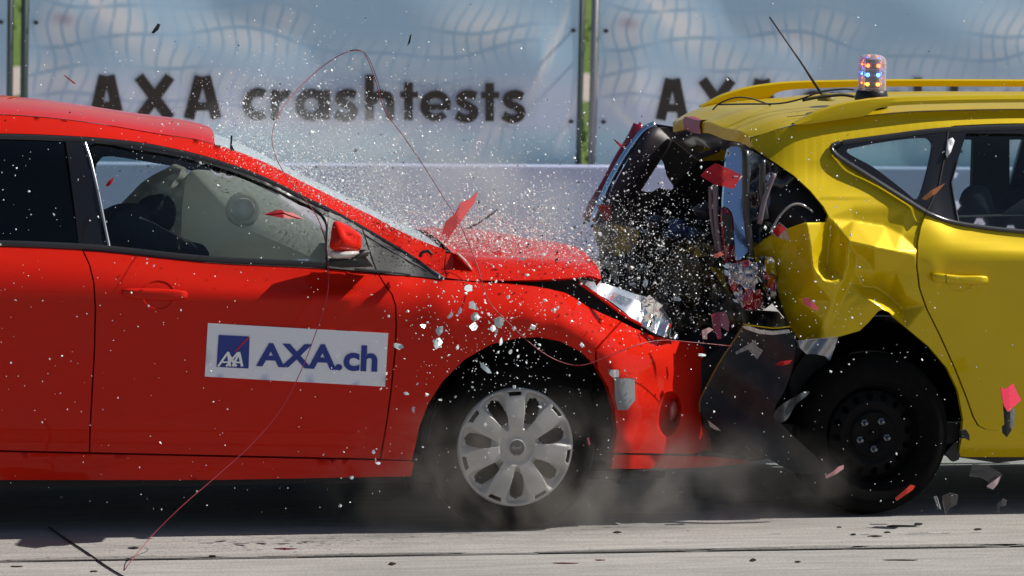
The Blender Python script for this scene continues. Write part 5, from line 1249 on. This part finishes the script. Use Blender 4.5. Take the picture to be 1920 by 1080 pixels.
# ---- scraps lying on the concrete
gs = [(1690, 987, 36, 3), (1722, 983, 10, 3), (1640, 1006, 16, 2), (1664, 999, 6, 2), (1834, 993, 9, 3), (1412, 1051, 7, 4), (1496, 1054, 6, 2), (1690, 1051, 34, 1), (1156, 999, 9, 3), (398, 1044, 8, 4), (240, 1050, 5, 4), (250, 1028, 10, 3), (1600, 1003, 6, 2), (1574, 989, 5, 1.5), (735, 1058, 8, 4), (176, 1072, 8, 2), (30, 1063, 12, 2)]
for q, (x, y, rx, ry) in enumerate(gs):
    rr = np.random.default_rng(90+q); c = G(x, y); V = []
    pl_ = [(x + rx*math.cos(a)*rr.uniform(.6, 1.1), y + .75*ry*math.sin(a)*rr.uniform(.4, 1.1)) for a in np.linspace(0, 6.283, 10)[:-1]]; n = len(pl_)
    V = [G(px, py) + Vector((0, 0, .001)) - c for px, py in pl_] + [G(px, py) + Vector((0, 0, .003)) - c for px, py in pl_]
    o = link('scrap', mesh_from(V, [tuple(range(n))[::-1], tuple(range(n, 2*n))] + [(i, (i+1) % n, n+(i+1) % n, n+i) for i in range(n)]), DSHARD, None, False); o.location = c
    tag(o, 'small dark scrap lying on the sunlit concrete', 'scrap', 'dark scraps on the concrete')
for x, y, rx, ry, lab in [(535, 1030, 22, 2.5, 'flat red scrap on the concrete below the red door'), (1060, 1057, 24, 1.8, 'long red sliver on the concrete near the joint'), (1125, 1051, 10, 1.5, 'short red sliver on the concrete near the joint')]:
    c = G(x, y); pl_ = [(x-rx, y-ry*.2), (x-rx*.2, y-ry*.5), (x + rx, y), (x, y+ry*.5)]; n = 4
    V = [G(px, py) + Vector((0, 0, .001)) - c for px, py in pl_] + [G(px, py) + Vector((0, 0, .003)) - c for px, py in pl_]
    o = link('lens_sliver', mesh_from(V, [(3, 2, 1, 0), (4, 5, 6, 7)] + [(i, (i+1) % n, n+(i+1) % n, n+i) for i in range(n)]), DRED, None, False); o.location = c; tag(o, lab, 'sliver')
# ---- tyre dust rolling out from under the cars
def dust(dens, col=(.86, .80, .74)):
    m = bpy.data.materials.new('air_dust'); m.use_nodes = True; n = m.node_tree; n.nodes.clear()
    out = n.nodes.new('ShaderNodeOutputMaterial'); pv = n.nodes.new('ShaderNodeVolumePrincipled'); pv.inputs['Color'].default_value = (*col, 1); pv.inputs['Anisotropy'].default_value = .2
    tc = n.nodes.new('ShaderNodeTexCoord'); nz = n.nodes.new('ShaderNodeTexNoise'); nz.inputs['Scale'].default_value = 5.5; nz.inputs['Detail'].default_value = 4; nz.inputs['Distortion'].default_value = .6
    n.links.new(tc.outputs['Object'], nz.inputs['Vector'])
    mr = n.nodes.new('ShaderNodeMapRange'); mr.inputs[1].default_value = .42; mr.inputs[2].default_value = .75; n.links.new(nz.outputs[0], mr.inputs[0])
    # falls off towards the box walls (generated coordinates 0..1)
    g = n.nodes.new('ShaderNodeTexGradient'); g.gradient_type = 'SPHERICAL'; mp = n.nodes.new('ShaderNodeMapping'); mp.vector_type = 'POINT'
    mp.inputs['Location'].default_value = (-1, -1, -1 if col[2] > .8 else -.6); mp.inputs['Scale'].default_value = (2, 2, 2 if col[2] > .8 else 1.55)
    n.links.new(tc.outputs['Generated'], mp.inputs[0]); n.links.new(mp.outputs[0], g.inputs[0])
    k = n.nodes.new('ShaderNodeMath'); k.operation = 'MULTIPLY'; n.links.new(mr.outputs[0], k.inputs[0]); n.links.new(g.outputs[1], k.inputs[1])
    k2 = n.nodes.new('ShaderNodeMath'); k2.operation = 'MULTIPLY'; k2.inputs[1].default_value = dens; n.links.new(k.outputs[0], k2.inputs[0]); n.links.new(k2.outputs[0], pv.inputs['Density'])
    n.links.new(pv.outputs[0], out.inputs['Volume']); return m
for lo, hi, lab, dn in [((W(540, 900, 0).x, -.50, .003), (W(1400, 900, 0).x, .9, .54), 'brown tyre dust rolling around the red front wheel', 3.6), ((W(1120, 900, 0).x, -.30, .004), (W(1660, 900, 0).x, .8, .38), 'thin tyre dust under the torn bumper', 3.0)]:
    mb = MB().box(lo, hi); o = mb.build('dust', dust(dn)); tag(o, lab, 'dust', None, 'stuff')

# powdered glass hanging along the windscreen
a_, b_ = W(430, 285, .9), W(1090, 475, .9); L_ = (b_-a_).length; ang_ = math.atan2(b_.z-a_.z, b_.x-a_.x)
mb = MB().box((-L_*.62, -.85, -.26), (L_*.62, .85, .26)); o = mb.build('glass_mist', dust(4.0, (.93, .95, .97)))
o.location = (a_+b_)/2 + Vector((.02, 0, .10)); o.rotation_euler = (0, -ang_, 0); tag(o, 'pale mist of powdered glass hanging along the windscreen', 'mist', None, 'stuff')
